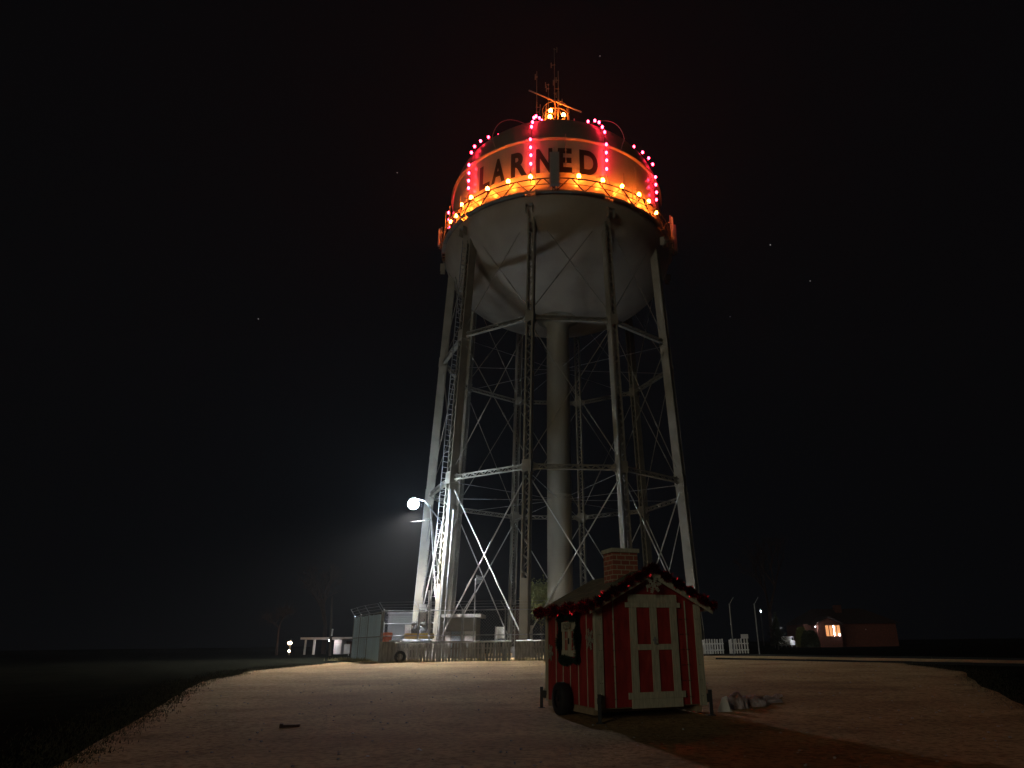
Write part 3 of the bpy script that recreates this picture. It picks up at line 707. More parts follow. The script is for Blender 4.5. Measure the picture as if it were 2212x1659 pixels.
for (u, v) in ((-.12, SD + .02), (-.02, -.11), (SW + .12, -.02), (SW + .12, SD + .02)):
    c = sp_(u, v, 0); g = gz(c.x, c.y); b = MB()
    b.bar(Vector((c.x, c.y, g)), Vector((c.x, c.y, .40 + .26)), .07, .07); b.bar(Vector((c.x, c.y, g)), Vector((c.x, c.y, g + .02)), .15, .15)
    t_ = sp_(min(max(u, .05), SW - .05), min(max(v, .05), SD - .05), .12); b.bar(Vector((c.x, c.y, .54)), t_, .09, .10)
    b.bar(Vector((c.x, c.y, .46)), sp_(min(max(u, .05), SW - .05), min(max(v, .05), SD - .05), .04), .05, .06)
    b.build('jack_post', M['black'], shed)

# garlands
def tinsel(name, pts, r, n, label, cat, m, flat=1.0, seed=1, parts=None):
    rnd = random.Random(seed); b = MB(); tot = sum((q - p).length for p, q in zip(pts, pts[1:]))
    for k in range(n):
        s = rnd.random() * tot; 
        for p, q in zip(pts, pts[1:]):
            l = (q - p).length
            if s <= l: break
            s -= l
        c = p.lerp(q, min(1, s / l)); d = (q - p).normalized()
        blob = 1 + .45 * math.sin(c.x * 23 + c.y * 17 + c.z * 11) 
        v = Vector((rnd.gauss(0, 1), rnd.gauss(0, 1), rnd.gauss(0, 1))); v = (v - d * v.dot(d) * .6).normalized()
        a = c + v * r * .12; tip = c + v * r * blob * rnd.uniform(.6, 1.15)
        wv = v.cross(Vector((rnd.random() - .5, rnd.random() - .5, rnd.random() - .5))).normalized() * rnd.uniform(.006, .016) * (r / .1) 
        mid = a.lerp(tip, .5) + wv * .8 + Vector((0, 0, -.01))
        k0 = len(b.v); b.v += [a, mid + wv, tip, mid - wv]; b.f.append([k0, k0 + 1, k0 + 2, k0 + 3])
    o = b.build(name, m); return tag(o, label, cat)
ez = SH - OV * slope + .05
def sag(a, b, n, s): return [a.lerp(b, i / n) - Vector((0, 0, s * math.sin(PI * ((i * 3 / n) % 1)))) for i in range(n + 1)]
e1 = sp_(-OV - .06, SD + .06, ez); e2 = sp_(-OV - .06, -.24, ez)
pk = rt(SW / 2, -.26, .10); e3 = sp_(SW + OV + .04, -.26, ez)
g1 = tinsel('tinsel_garland', sag(e1, e2, 18, .03), .115, 4200, 'shiny red tinsel garland hanging along the left eave of the shed', 'garland', M['tinsel'], seed=3); g1['group'] = 'red tinsel garlands on the shed roof'
g2 = tinsel('tinsel_garland', sag(e2, pk, 18, .05), .10, 4200, 'shiny red tinsel garland climbing the left side of the gable', 'garland', M['tinsel'], seed=4); g2['group'] = 'red tinsel garlands on the shed roof'
g3 = tinsel('tinsel_garland', sag(pk, e3, 18, .02), .10, 4200, 'shiny red tinsel garland going down the right side of the gable', 'garland', M['tinsel'], seed=5); g3['group'] = 'red tinsel garlands on the shed roof'
wp = [sp_(-.06, WV0 - .09, WW0 - .08), sp_(-.06, WV1 + .09, WW0 - .08), sp_(-.06, WV1 + .09, WW1 + .09), sp_(-.06, WV0 - .09, WW1 + .09), sp_(-.06, WV0 - .09, WW0 - .08)]
tinsel('window_garland', wp, .095, 9000, 'dark bushy garland framing the small window of the red shed', 'garland', M['greentinsel'], seed=8)
# white bows hung at the window and gable
b = MB(); rnd = random.Random(5)
for k in range(26):
    c = sp_(-.12, 1.33 + rnd.uniform(-.17, .17), 1.56 + rnd.uniform(-.07, .05)); b.ball(c, .022, .03, .02, 7, 5)
for k in range(9): b.ball(sp_(-.1, .93 + rnd.uniform(-.03, .03), 1.46 - k * .06), .03, .035, .028, 7, 5)
tag(b.build('ribbon_bow', M['flake']), 'pale ribbon bow and beads tied at the top of the shed window garland', 'ribbon')
def snowflake(c, ax, ay, r, label, m=M['flake']):
    b = MB(); nrm = ax.cross(ay).normalized()
    for k in range(6):
        t = PI / 3 * k + .2; d = ax * math.cos(t) + ay * math.sin(t)
        b.bar(c, c + d * r, .022, .010, nrm)
        for s in (.4, .62, .84):
            for sg in (-1, 1):
                t2 = t + sg * .95; d2 = ax * math.cos(t2) + ay * math.sin(t2); b.bar(c + d * r * s, c + d * r * s + d2 * r * .30 * (1.25 - s * .6), .02, .008, nrm)
    b.tube(c - nrm * .006, c + nrm * .006, r * .34, 10)
    tag(b.build('snowflake_ornament', m), label, 'ornament', 'snowflake ornaments on the shed')
Zv = Vector((0, 0, 1))
snowflake(sp_(-.03, .27, 1.27), S_, Zv, .21, 'pale snowflake ornament on the side wall near the front corner of the shed')
snowflake(sp_(-.03, SD - .32, 1.0), S_, Zv, .18, 'faded snowflake ornament on the side wall near the rear corner of the shed')
snowflake(sp_(SW / 2 + .02, -.25, 2.32), (E_ * .97 + S_ * -.2).normalized(), Zv, .17, 'pale snowflake ornament hanging at the gable peak of the shed')

# deflated figure right of the shed
def lump(name, label, cat, c, axes, m, seed, amp=.25, group=None):
    bm = bmesh.new(); bmesh.ops.create_icosphere(bm, subdivisions=5, radius=1)
    rnd = random.Random(seed); ph_ = [rnd.uniform(0, 6) for _ in range(9)]
    from mathutils import noise as mn
    for v in bm.verts:
        n = v.co.normalized(); f = 1 + amp * mn.noise(n * 2.1 + Vector((seed, 0, 0))) + amp * .6 * abs(mn.noise(n * 5.3 + Vector((0, seed, 0)))) + amp * .45 * abs(mn.noise(n * 11 + Vector((0, 0, seed)))) + amp * .07 * math.sin(n.x * 17 + n.z * 9 + ph_[0])
        co = n * f; v.co = axes[0] * co.x + axes[1] * co.y + axes[2] * co.z
        if v.co.z < -.03: v.co.z = -.03
    me = bpy.data.meshes.new(name); bm.to_mesh(me); bm.free(); me.materials.append(m)
    for p in me.polygons: p.use_smooth = True
    o = bpy.data.objects.new(name, me); C.objects.link(o); o.location = c
    if label: tag(o, label, cat, group)
    return o
g = gnd(1640, 1532)
root = empty('deflated_decoration', g, 0, 'crumpled pale deflated yard decoration lying on the sand right of the shed', 'decoration')
for (px, py, ax, ay, az, sd, mm) in ((1592, 1531, .26, .18, .29, 1, 'plastic'), (1622, 1526, .40, .22, .20, 3, 'plastic'), (1655, 1519, .42, .16, .10, 6, 'plastic')):
    p = gnd(px, py); o = lump('fabric_fold', None, None, (p - g), (Vector((ax, .1, 0)), Vector((-.05, ay, 0)), Vector((0, 0, az))), M[mm], sd, .3); o.parent = root
b = MB(); p = gnd(1562, 1540); pts = []
for (dx, dz) in ((-.13, .0), (.17, .0), (.10, .30), (.0, .27)): pts.append(p + Vector((dx, 0, dz + .02)))
b.add(pts + [v + Vector((.03, .10, 0)) for v in pts], [(0, 1, 2, 3), (7, 6, 5, 4), (0, 4, 5, 1), (1, 5, 6, 2), (2, 6, 7, 3), (3, 7, 4, 0)])
b.build('white_flap', M['litter'], root)
b = MB()
for k in range(12):
    p = gnd(1652 + k * 3.4, 1521 - k * .6); b.ball(p + Vector((0, 0, .12)), .035, .03, .05 + .02 * math.sin(k), 6, 5)
b.build('ruffle', M['plastic'], root)

# litter
p = gnd(628, 1573); b = MB(); b.bar(p + Vector((-.19, -.02, .03)), p + Vector((.15, .03, .03)), .09, .06); b.bar(p + Vector((-.21, -.02, .035)), p + Vector((-.15, 0, .035)), .11, .09)
tag(b.build('brick_piece', M['rust']), 'dark broken brick lying alone on the sand at the lower left', 'brick')
p = gnd(905, 1623); b = MB(); b.add([p + Vector(v) for v in ((-.05, .04, .02), (-.02, .06, .03), (.06, -.03, .015), (.03, -.06, .02), (0, 0, .05))], [(0, 4, 1), (1, 4, 2), (2, 4, 3), (3, 4, 0)])
tag(b.build('paper_scrap', M['litter']), 'white scrap of paper on the sand near the bottom of the picture', 'litter')
rnd = random.Random(11)
pb = MB()
for k in range(1500):
    y = 5 + 33 * rnd.random() ** 1.5; x = rnd.uniform(left_edge(y) + .3, right_edge(y) - .3); r = rnd.choice((.006, .008, .010, .010, .018, .028))
    pb.ball((x, y, gz(x, y) + .014), r, r * rnd.uniform(.7, 1.3), r * .6, 5, 3)
tag(pb.build('pebbles', M['concrete']), kind='stuff')
wl = [(1170, 1457), (668, 1521), (762, 1587), (794, 1637)]
for k, (x, y) in enumerate(wl):
    p = gnd(x, y); b = MB(); b.ball(p + Vector((0, 0, .02)), .028, .02, .016, 7, 5)
    tag(b.build('white_pebble', M['litter']), ['tiny white pebble on the far sand just left of the shed', 'tiny white pebble on the sand beyond the broken brick', 'tiny white pebble on the sand right of the broken brick', 'tiny white pebble on the near sand left of the paper scrap'][k], 'pebble', 'white pebbles on the sand')

# ------------------------------------------------------------------ chain-link fences with privacy slats, picket fence
def z6(x, y): return ((820 + x * .3014) * .90693, (1150 + y * .3014) * .90693)
def linkmat():
    m, nt, b = nodes('chain_link')
    tc = N(nt, 'ShaderNodeTexCoord')
    vr = N(nt, 'ShaderNodeTexBrick') if False else None
    return m
FY = 39.6
X0, X1, X2, X3 = -10.2, -8.15, -5.75, -3.35
def chain_fence(name, label, P, bases, top, arms=True, ax=-.26, slats=None, mesh=True, rails=(.5,)):
    root = empty(name, P[0], 0, label, 'fence', 'chain-link fences round the tower')
    for k, p in enumerate(P):
        b = MB(); b.tube(Vector((p.x, p.y, bases)), Vector((p.x, p.y, top)), .038, 8); b.ball((p.x, p.y, top), .05)
        if arms:
            b.bar(Vector((p.x, p.y, top)), Vector((p.x + ax, p.y - .12, top + .42)), .05, .02)
        b.build('post', M['galv'], root)
    for r in (top - .04,) + tuple(bases + (top - bases) * f for f in rails):
        b = MB()
        for p, q in zip(P, P[1:]): b.tube(Vector((p.x, p.y, r)), Vector((q.x, q.y, r)), .026, 7)
        b.build('rail', M['galv'], root)
    if arms:
        b = MB()
        for f in (.3, .65, 1):
            for p, q in zip(P, P[1:]): b.tube(Vector((p.x + ax * f, p.y - .12 * f, top + .42 * f)), Vector((q.x + ax * f, q.y - .12 * f, top + .42 * f)), .008, 4)
        b.build('barbed_wire', M['wire'], root)
    if mesh:
        b = MB(); h = top - bases - .1; st = .16
        for p, q in zip(P, P[1:]):
            L_ = (Vector((q.x, q.y)) - Vector((p.x, p.y))).length; d = Vector((q.x - p.x, q.y - p.y, 0)) / L_
            n = int((L_ + h) / st)
            for k in range(n):
                for sg in (0, 1):
                    a0 = k * st - h; s0 = max(a0, 0); s1 = min(a0 + h, L_)
                    if s1 <= s0: continue
                    zA = bases + .05 + (s0 - a0); zB = bases + .05 + (s1 - a0)
                    if sg: s0, s1 = L_ - s0, L_ - s1
                    b.bar(Vector((p.x, p.y, 0)) + d * s0 + Vector((0, 0, zA)), Vector((p.x, p.y, 0)) + d * s1 + Vector((0, 0, zB)), .006, .006)
        b.build('wire_mesh', M['wire'], root)
    if slats:
        b = MB()
        for p, q in zip(P, P[1:]):
            L_ = (Vector((q.x, q.y)) - Vector((p.x, p.y))).length; d = Vector((q.x - p.x, q.y - p.y, 0)) / L_
            n = int(L_ / .085)
            for k in range(n):
                c = Vector((p.x, p.y, 0)) + d * (k + .5) * L_ / n; o_ = Vector((d.y, -d.x, 0)) * random.uniform(-.008, .008)
                b.bar(c + o_ + Vector((0, 0, bases + .04)), c + o_ + Vector((0, 0, top - .1 - slats * random.random())), .078, .006, Vector((d.y, -d.x, 0)))
        b.build('slats', M['slat'], root)
    return root
PL = [Vector((-13.6, 46.0, 0)), Vector((-12.55, 43.7, 0)), Vector((-11.45, 41.5, 0)), Vector((X0, FY, 0))]
chain_fence('slatted_fence', 'tall chain-link fence with pale grey slats at the left corner of the tower yard', PL, .74, 3.35, slats=.05, mesh=False)
chain_fence('chain_link_fence', 'long see-through chain-link fence in front of the tower yard', [Vector((X0 + .09, FY, 0)), Vector((X1, FY + .05, 0)), Vector((X2, FY + .05, 0)), Vector((X3, FY, 0)), Vector((-.9, FY + .1, 0)), Vector((1.5, FY + .1, 0)), Vector((4.1, FY + .2, 0)), Vector((6.2, FY + .3, 0))], .72, 3.42)
chain_fence('chain_link_fence', 'chain-link fence with leaning arms at the back of the tower yard', [Vector((-13.2, 52.0, 0)), Vector((-10.3, 52.2, 0)), Vector((-7.5, 52.4, 0))], .78, 3.1, mesh=False)
pr = [at(1583, 1385, 44.5), at(1640, 1380, 44.5)]
chain_fence('chain_link_fence', 'two chain-link fence posts with slanting arms right of the red shed', [Vector((pr[0].x, 44.5, 0)), Vector((pr[1].x, 44.8, 0))], .78, 3.75, mesh=False, rails=(), ax=.26)
for o in bpy.data.objects:
    if o.name.startswith('rail') and o.parent and 'two chain' in o.parent.get('label', ''): bpy.data.objects.remove(o); break
for o in list(bpy.data.objects):
    if o.name.startswith('barbed') and o.parent and 'two chain' in o.parent.get('label', ''): bpy.data.objects.remove(o); break

def picket(label, x0, x1, y, z0, h, wp, gap, m, board=True, ys=None, lean=.02, seed=2, tipped=True):
    rnd = random.Random(seed); n = int(round((x1 - x0) / (wp + gap)))
    root = empty('picket_fence', (x0, y, z0), 0, label, 'fence', 'picket fences by the tower yard')
    pk_ = MB()
    for k in range(n):
        c = x0 + (k + .5) * (x1 - x0) / n; hh = h + rnd.uniform(-.02, .02); l = rnd.uniform(-lean, lean); w = wp * rnd.uniform(.94, 1.0) / 2
        P_ = [(c - w, 0), (c + w, 0), (c + w + l, hh - .06 * tipped), (c + l, hh), (c - w + l, hh - .06 * tipped)]
        vs = [Vector((px, y - .012, z0 + pz)) for px, pz in P_] + [Vector((px, y + .012, z0 + pz)) for px, pz in P_]
        pk_.add(vs, [(0, 1, 2, 3, 4), (9, 8, 7, 6, 5)] + [(i, 5 + i, 5 + (i + 1) % 5, (i + 1) % 5) for i in range(5)])
    if n <= 100 and False: pass
    pk_.build('pickets', m, root)
    b = MB()
    for z in (.22, h - .3): b.bar(Vector((x0, y + .035, z0 + z)), Vector((x1, y + .035, z0 + z)), .04, .08)
    b.build('rail', m, root)
    if board:
        b = MB(); b.bar(Vector((x0, y + .02, z0 + h + .03)), Vector((x1, y + .02, z0 + h + .03)), .14, .025, (0, -.55, 1)); b.build('cap_board', M['picketwhite'], root)
    b = MB(); x = x0
    while x <= x1 + .01: b.bar(Vector((x, y + .10, z0)), Vector((x, y + .10, z0 + h - .05)), .09, .09); x += 2.4
    b.build('posts', m, root)
picket('weathered grey picket fence with a pale cap board along the front of the tower yard', X0 + .9, -3.0, FY - .25, .71, .98, .12, .05, M['picket'])
picket('shorter weathered picket fence between the corner post and the red shed', -2.75, -.2, FY - .15, .74, .98, .14, .03, M['picket'], seed=5)
picket('weathered picket fence hidden partly behind the red shed', -.1, 6.0, FY - .12, .74, .98, .14, .03, M['picket'], seed=6)
b = MB(); b.abox(X0 + .08, X0 + .88, FY - .30, FY - .27, .7, 1.78); b.abox(X0 + .5, X0 + .9, FY - .26, FY - .1, 1.3, 1.72)
tag(b.build('grey_board', M['picket']), 'plain grey board panel left of the picket fence at the corner post', 'panel')
p = z6(437, 1390); q = at(*p, FY - .5)
b = MB(); n = 20
for k in range(n):
    t0, t1 = 2 * PI * k / n, 2 * PI * (k + 1) / n; cc = Vector((q.x, FY - .48, 1.0)); b.tube(cc + Vector((.24 * math.cos(t0), .05 * math.sin(t0), .24 * math.sin(t0))), cc + Vector((.24 * math.cos(t1), .05 * math.sin(t1), .24 * math.sin(t1))), .075, 8)
tag(b.build('old_tyre', M['rubber'], smooth=True), 'old black tyre leaning on the left end of the picket fence', 'tyre')
# bright white pickets on the right
q0 = at(1531, 1410, 49); q1 = at(1578, 1411, 49); q2 = at(1612, 1411, 49)
picket('white picket fence section just right of the red shed', q0.x - .3, q1.x - .4, 49, .82, .92, .10, .075, M['picketwhite'], board=False, seed=9, tipped=False)
picket('short leaning white picket fence section farthest right', q1.x + .0, q2.x + .2, 48.9, .82, .92, .10, .08, M['picketwhite'], board=False, seed=10, lean=.06, tipped=False)

# ------------------------------------------------------------------ things in the tower yard
def box_thing(name, label, cat, x0, x1, y0, y1, z0, z1, m, parts=None):
    root = empty(name, ((x0 + x1) / 2, (y0 + y1) / 2, z0), 0, label, cat); b = MB(); b.abox(x0, x1, y0, y1, z0, z1); b.build('body', m, root); return root
# block building
p0 = at(*z6(770, 1260), 48.6); p1 = at(*z6(1038, 1260), 48.6); zt = at(*z6(900, 1045), 48.6).z
bl = box_thing('pump_house', 'low grey block building with a pale slab roof and whitened lower wall inside the yard', 'building', p0.x, p1.x, 48.6, 51.0, .7, zt - .16, M['blockwall'])
b = MB(); b.abox(p0.x - .35, p1.x + .35, 48.2, 51.3, zt - .16, zt + .06); b.build('roof_slab', M['concrete'], bl)
w = (p1.x - p0.x)
for (a, c_, m_) in ((.0, .27, 'whitepaint'), (.27, .66, 'slat'), (.66, 1.0, 'whitepaint')):
    b = MB(); b.abox(p0.x + w * a + .02, p0.x + w * c_ - .02, 48.54, 48.597, .72, zt - 1.05); b.build('door_panel', M[m_], bl)
# antenna on a pole
p = at(*z6(1033, 1040), 46.3); q = at(*z6(1033, 770), 46.3)
ya = empty('yagi_antenna', (p.x, 46.0, .8), 0, 'small comb-shaped aerial on a thin pole above the block building', 'antenna')
b = MB(); b.tube((p.x, 46.0, .8), (p.x, 46.0, q.z + .1), .04, 8); b.build('pole', M['galv'], ya)
b = MB(); e = at(*z6(1100, 765), 46.3); b.tube((p.x - .1, 46.0, q.z), (e.x, 46.2, e.z), .025, 6); b.build('boom', M['galv'], ya)
for k in range(7):
    b = MB(); f = .12 + .86 * k / 6; c = Vector((p.x, 46, q.z)).lerp(Vector((e.x, 46.2, e.z)), f); b.tube(c - Vector((0, 0, .30 - .02 * k)), c + Vector((0, 0, .30 - .02 * k)), .016, 5); b.build('element', M['galv'], ya)
# dark wall behind, left sheet wall
p0 = at(*z6(305, 1060), 55); p1 = at(*z6(520, 1060), 55)
bw = box_thing('metal_building', 'plain grey metal building standing behind the left fence corner', 'building', -14.9, -11.3, 60.0, 65, .6, at(*z6(400, 1035), 60).z, M['darkwall'])
b = MB(); b.abox(-15.0, -11.2, 59.9, 65.1, at(*z6(400, 1035), 60).z + .002, at(*z6(400, 1035), 60).z + .12); b.build('roof', M['galv'], bw)
p0 = at(*z6(1040, 1000), 60); p1 = at(*z6(1290, 1000), 60)
db = box_thing('dark_building', 'dark building behind the block building, seen below the crossing rods', 'building', -4.9, p1.x + 1.6, 66, 72, .6, at(*z6(1150, 985), 66).z, M['rust'])
b = MB(); z = at(*z6(1150, 985), 66).z; b.abox(-5.2, p1.x + 1.9, 65.7, 72.3, z + .003, z + .18); b.build('roof', M['darkroof'], db)
# cabinet
p0 = at(*z6(1200, 1250), 48); p1 = at(*z6(1268, 1250), 48); z0 = at(*z6(1200, 1232), 48).z; z1 = at(*z6(1200, 1138), 48).z
cb_ = box_thing('electrical_cabinet', 'pale metal electrical cabinet on legs near the front tower leg', 'cabinet', p0.x, p1.x, 48, 48.5, z0, z1, M['whitepaint'])
for x in (p0.x + .04, p1.x - .04):
    b = MB(); b.abox(x - .03, x + .03, 48.05, 48.11, .75, z0 - .002); b.build('leg', M['galv'], cb_)
b = MB(); b.abox(p0.x - .08, p0.x - .03, 47.9, 47.95, .75, z1 + .05); b.build('conduit', M['galv'], cb_)
# boom truck: yellow deck with boxes and white barrel
p0 = at(*z6(480, 1240), 45.5); p1 = at(*z6(668, 1240), 45.5); z0 = at(*z6(600, 1250), 45.5).z; z1 = at(*z6(600, 1188), 45.5).z
tr = empty('utility_trailer', ((p0.x + p1.x) / 2, 46, .8), 0, 'yellow flatbed trailer loaded with machinery at the foot of the left leg', 'trailer')
b = MB(); b.abox(p0.x, p1.x, 45.3, 47.3, z0 + .15, z1); b.abox(p0.x - .05, p1.x + .05, 45.24, 45.298, z0 + .28, z1 - .08); b.build('deck', M['yellow'], tr)
for x in (p0.x + .6, p1.x - .5):
    b = MB()
    b.tube((x, 45.25, 1.15), (x, 45.5, 1.15), .36, 20); b.build('wheel', M['rubber'], tr)
b = MB(); rnd = random.Random(3)
for k in range(7):
    c = Vector((rnd.uniform(p1.x - 1.1, p1.x - .15), rnd.uniform(45.6, 46.6), z1 + .25 + rnd.random() * .35)); b.ball(c, .12 + rnd.random() * .14, .16, .10 + rnd.random() * .14, 9, 7)
for k in range(9): b.tube(Vector((rnd.uniform(p1.x - 1.2, p1.x), 45.7, z1)), Vector((rnd.uniform(p1.x - 1.2, p1.x), 46.4, z1 + rnd.uniform(.5, 1.2))), .03, 6)
b.abox(p1.x - 1.2, p1.x - .7, 45.7, 46.3, z1 + .01, z1 + .28)
b.build('machinery', M['darksteel'], tr)
c = at(*z6(605, 1070), 46)
b = MB(); b.lathe([(.02, 0), (.27, 0), (.27, .62), (.30, .63), (.30, .72), (.02, .74)], (c.x, 46.4, c.z - .35), 20)
tag(b.build('white_drum', M['whitepaint'], smooth=False), 'white drum standing on the yellow trailer beside the bright leg', 'drum')
c = at(*z6(600, 985), 46); b = MB(); b.abox(c.x - .22, c.x + .22, 46.7, 47.0, c.z - .75, c.z + .25)
tag(b.build('meter_box', M['whitepaint']), 'white box fixed above the drum beside the bright leg', 'box')
c = at(*z6(503, 1165), 47); b = MB(); b.abox(c.x - .18, c.x + .2, 46.9, 47.2, c.z - .3, c.z + .35)
tag(b.build('junction_box', M['whitepaint']), 'small pale junction box left of the bright leg above the trailer', 'box')
c = at(*z6(333, 1240), 44); b = MB(); b.lathe([(.02, 0), (.33, 0), (.33, .16), (.31, .18), (.31, .45), (.33, .47), (.33, .72), (.02, .73)], (c.x, 44, c.z - .32), 22)
tag(b.build('orange_barrel', M['orange'], smooth=False), 'bright orange barrel behind the left corner of the fence', 'barrel')
c = at(*z6(405, 1250), 43); b = MB(); b.abox(c.x - .35, c.x + .35, 42.8, 43.4, c.z - .02, c.z + .04); b.abox(c.x - .3, c.x - .24, 42.9, 43.3, .78, c.z - .021); b.abox(c.x + .24, c.x + .3, 42.9, 43.3, .78, c.z - .021)
tag(b.build('small_table', M['whitepaint']), 'small white table top beside the orange barrel', 'table')
c = at(*z6(1470, 1200), 46.5); b = MB(); b.abox(c.x - .14, c.x + .14, 46.4, 46.7, .78, c.z + .5); b.abox(c.x - .18, c.x + .18, 46.35, 46.75, c.z + .501, c.z + .56)
tag(b.build('marker_post', M['whitepaint']), 'short white post right of the front laced leg', 'post')
# thin bright pole and slanting arm near the ladder
c = at(*z6(672, 1250), 45.0); c2 = at(*z6(672, 850), 45.0); b = MB(); b.tube((c.x, 45, .8), (c2.x, 45, c2.z), .05, 8); b.tube((c.x + .02, 45.02, 1.6), (c2.x + .12, 45.02, c2.z + 1.6), .02, 6)
tag(b.build('steel_pole', M['whitepaint']), 'thin brightly lit white pole standing just left of the ladder foot', 'pole')
a_ = at(*z6(1030, 870), 43.5); b_ = at(*z6(945, 1005), 43.5)
b = MB(); b.tube(a_, b_, .03, 6); b.tube(b_, Vector((b_.x, 43.5, .8)), .03, 6)
tag(b.build('slanting_pipe', M['galv']), 'thin slanting pipe leaning toward the aerial above the fence', 'pipe')

# ------------------------------------------------------------------ trees
def tree(label, x, y, z0, h, cr, m, leaves, seed, lsize=.12, bare=False, trunk=.12, cz=.62, sx=1.0, group=None):
    rnd = random.Random(seed); root = empty('tree' if bare else 'leafy_tree', (x, y, z0), 0, label, 'tree', group)
    b = MB(); tips = []
    def grow(p, d, l, r, k):
        q = p + d * l; b.tube(p, q, r, 6, r * .68)
        if k == 0: tips.append(q); return
        for _ in range(rnd.choice((2, 3, 3))):
            nd = (d + Vector((rnd.gauss(0, .5) * sx, rnd.gauss(0, .5), rnd.gauss(.12, .25)))).normalized(); grow(q, nd, l * rnd.uniform(.62, .82), r * .62, k - 1)
        if k < 4: tips.append(q)
    grow(Vector((x, y, z0)), Vector((rnd.uniform(-.05, .05), 0, 1)).normalized(), h * .28, trunk, 5 if bare else 4)
    b.build('trunk', M['bark'] if not bare else m, root)
    lf = MB()
    if not bare:
        for k in range(leaves):
            t_ = rnd.choice(tips); c = t_ + Vector((rnd.gauss(0, cr * .16), rnd.gauss(0, cr * .16), rnd.gauss(0, cr * .16)))
            a = Vector((rnd.gauss(0, 1), rnd.gauss(0, 1), rnd.gauss(0, 1))).normalized(); w_ = a.cross(Vector((rnd.gauss(0, 1), rnd.gauss(0, 1), rnd.gauss(0, 1)))).normalized()
            s = lsize * rnd.uniform(.6, 1.3); k0 = len(lf.v); lf.v += [c - a * s, c + w_ * s * .45, c + a * s, c - w_ * s * .45]; lf.f.append([k0, k0 + 1, k0 + 2, k0 + 3])
        lf.build('crown', m, root)
    else:
        for k in range(leaves):
            t_ = rnd.choice(tips); d = Vector((rnd.gauss(0, 1), rnd.gauss(0, 1), rnd.gauss(.2, .8))).normalized(); lf.tube(t_, t_ + d * rnd.uniform(.3, .9), .012, 4, .005)
        lf.build('crown', m, root)
p = at(1163, 1340, 62)
tree('olive green leafy tree behind the picket fence left of the shed', p.x + .3, 62, .78, 6.6, 2.2, M['leaf'], 9000, 4, .12)
p = at(680, 1340, 78)
tree('bare reddish tree behind the carport at far left', p.x, 82, .7, 11, 5, M['twig'], 900, 21, bare=True, trunk=.3, group='bare trees far behind')
p = at(1690, 1280, 95)
tree('bare dark red tree rising behind the picket sections at right', p.x - 2, 95, .9, 15, 5, M['twig'], 900, 25, bare=True, trunk=.3, group='bare trees far behind')
p = at(630, 1370, 74)
tree('bare little tree beside the far left porch light', p.x - 1.3, 74, .75, 5.5, 3, M['twig'], 600, 31, bare=True, trunk=.14, group='bare trees far behind')
def conifer(label, x, y, z0, h, r, m, seed, n=2600):
    rnd = random.Random(seed); root = empty('conifer', (x, y, z0), 0, label, 'tree'); b = MB(); b.tube((x, y, z0), (x, y, z0 + h * .9), .07, 6, .02); b.build('trunk', M['bark'], root); b = MB()
    for k in range(n):
        f = rnd.random() ** 1.4; z = z0 + h * (.12 + .88 * f); rr = r * (1 - f) * rnd.uniform(.5, 1.1) * (1 + .3 * math.sin(f * 40)); t_ = rnd.random() * 2 * PI
        c = Vector((x + rr * math.cos(t_), y + rr * math.sin(t_), z)); a = Vector((math.cos(t_), math.sin(t_), -.4)).normalized() * .13; w_ = Vector((-math.sin(t_), math.cos(t_), .2)) * .035
        k0 = len(b.v); b.v += [c - a, c + w_, c + a, c - w_]; b.f.append([k0, k0 + 1, k0 + 2, k0 + 3])
    b.build('crown', m, root)
p = at(1680, 1384, 70); conifer('small pointed evergreen tree standing left of the white truck', p.x, 70, .8, 3.4, 1.0, M['leafdark'], 5)
def bush(label, px, py, Y, r, hh, m, seed):
    p = at(px, py, Y); rnd = random.Random(seed); b = MB()
    for k in range(2200):
        t_ = rnd.random() * 2 * PI; u = rnd.random() ** .4; v = rnd.random(); c = Vector((p.x + r * u * math.cos(t_) * math.sqrt(1 - v * v * .9), Y + r * u * math.sin(t_), 0.95 + hh * v))
        a = Vector((rnd.gauss(0, 1), rnd.gauss(0, 1), rnd.gauss(0, 1))).normalized() * .10; w_ = a.cross(Vector((rnd.gauss(0, 1), rnd.gauss(0, 1), 1))).normalized() * .05; k0 = len(b.v); b.v += [c - a, c + w_, c + a, c - w_]; b.f.append([k0, k0 + 1, k0 + 2, k0 + 3])
    tag(b.build('bush', m), label, 'bush', 'bushes by the brick house')
bush('boxy green hedge bush right of the white truck', 1733, 1380, 80, .8, 2.0, M['leaf'], 2)
bush('dark rounded bush in front of the brick house porch', 1750, 1385, 76, 1.0, 1.6, M['leafdark'], 3)

# ------------------------------------------------------------------ far left: carport house, porch light, utility pole
def zl(x, y): return ((580 + x * .1929) * .90693, (1300 + y * .1929) * .90693)
Y = 76
a0 = at(*zl(750, 1340), Y); a1 = at(*zl(1000, 1340), Y); a2 = at(*zl(1200, 1340), Y); a3 = at(*zl(1420, 1340), Y); zt = at(*zl(1000, 1130), Y).z; zb = .75
hl = empty('carport_house', (a2.x, Y, zb), 0, 'low pale house with an open carport, its end wall lit, at far left', 'house')
b = MB(); b.abox(a1.x + .9, a2.x, Y, Y + 6, zb, zt - .25); b.build('wall', M['plankgrey'], hl)
b = MB(); b.abox(a2.x + .01, a3.x + 2, Y + 1.5, Y + 7, zb, zt - .4); b.build('wall', M['brickhouse'], hl)
b = MB(); b.abox(a1.x - 1.2, a1.x - 1.02, Y - .3, Y - .1, zb, zt - .22); b.abox(a0.x, a0.x + .15, Y - .3, Y - .1, zb, zt - .22); b.build('post', M['whitepaint'], hl)
b = MB(); b.abox(a0.x - .3, a3.x + 2.3, Y - .8, Y + 7, zt - .2, zt); b.build('roof', M['plankgrey'], hl)
b = MB()
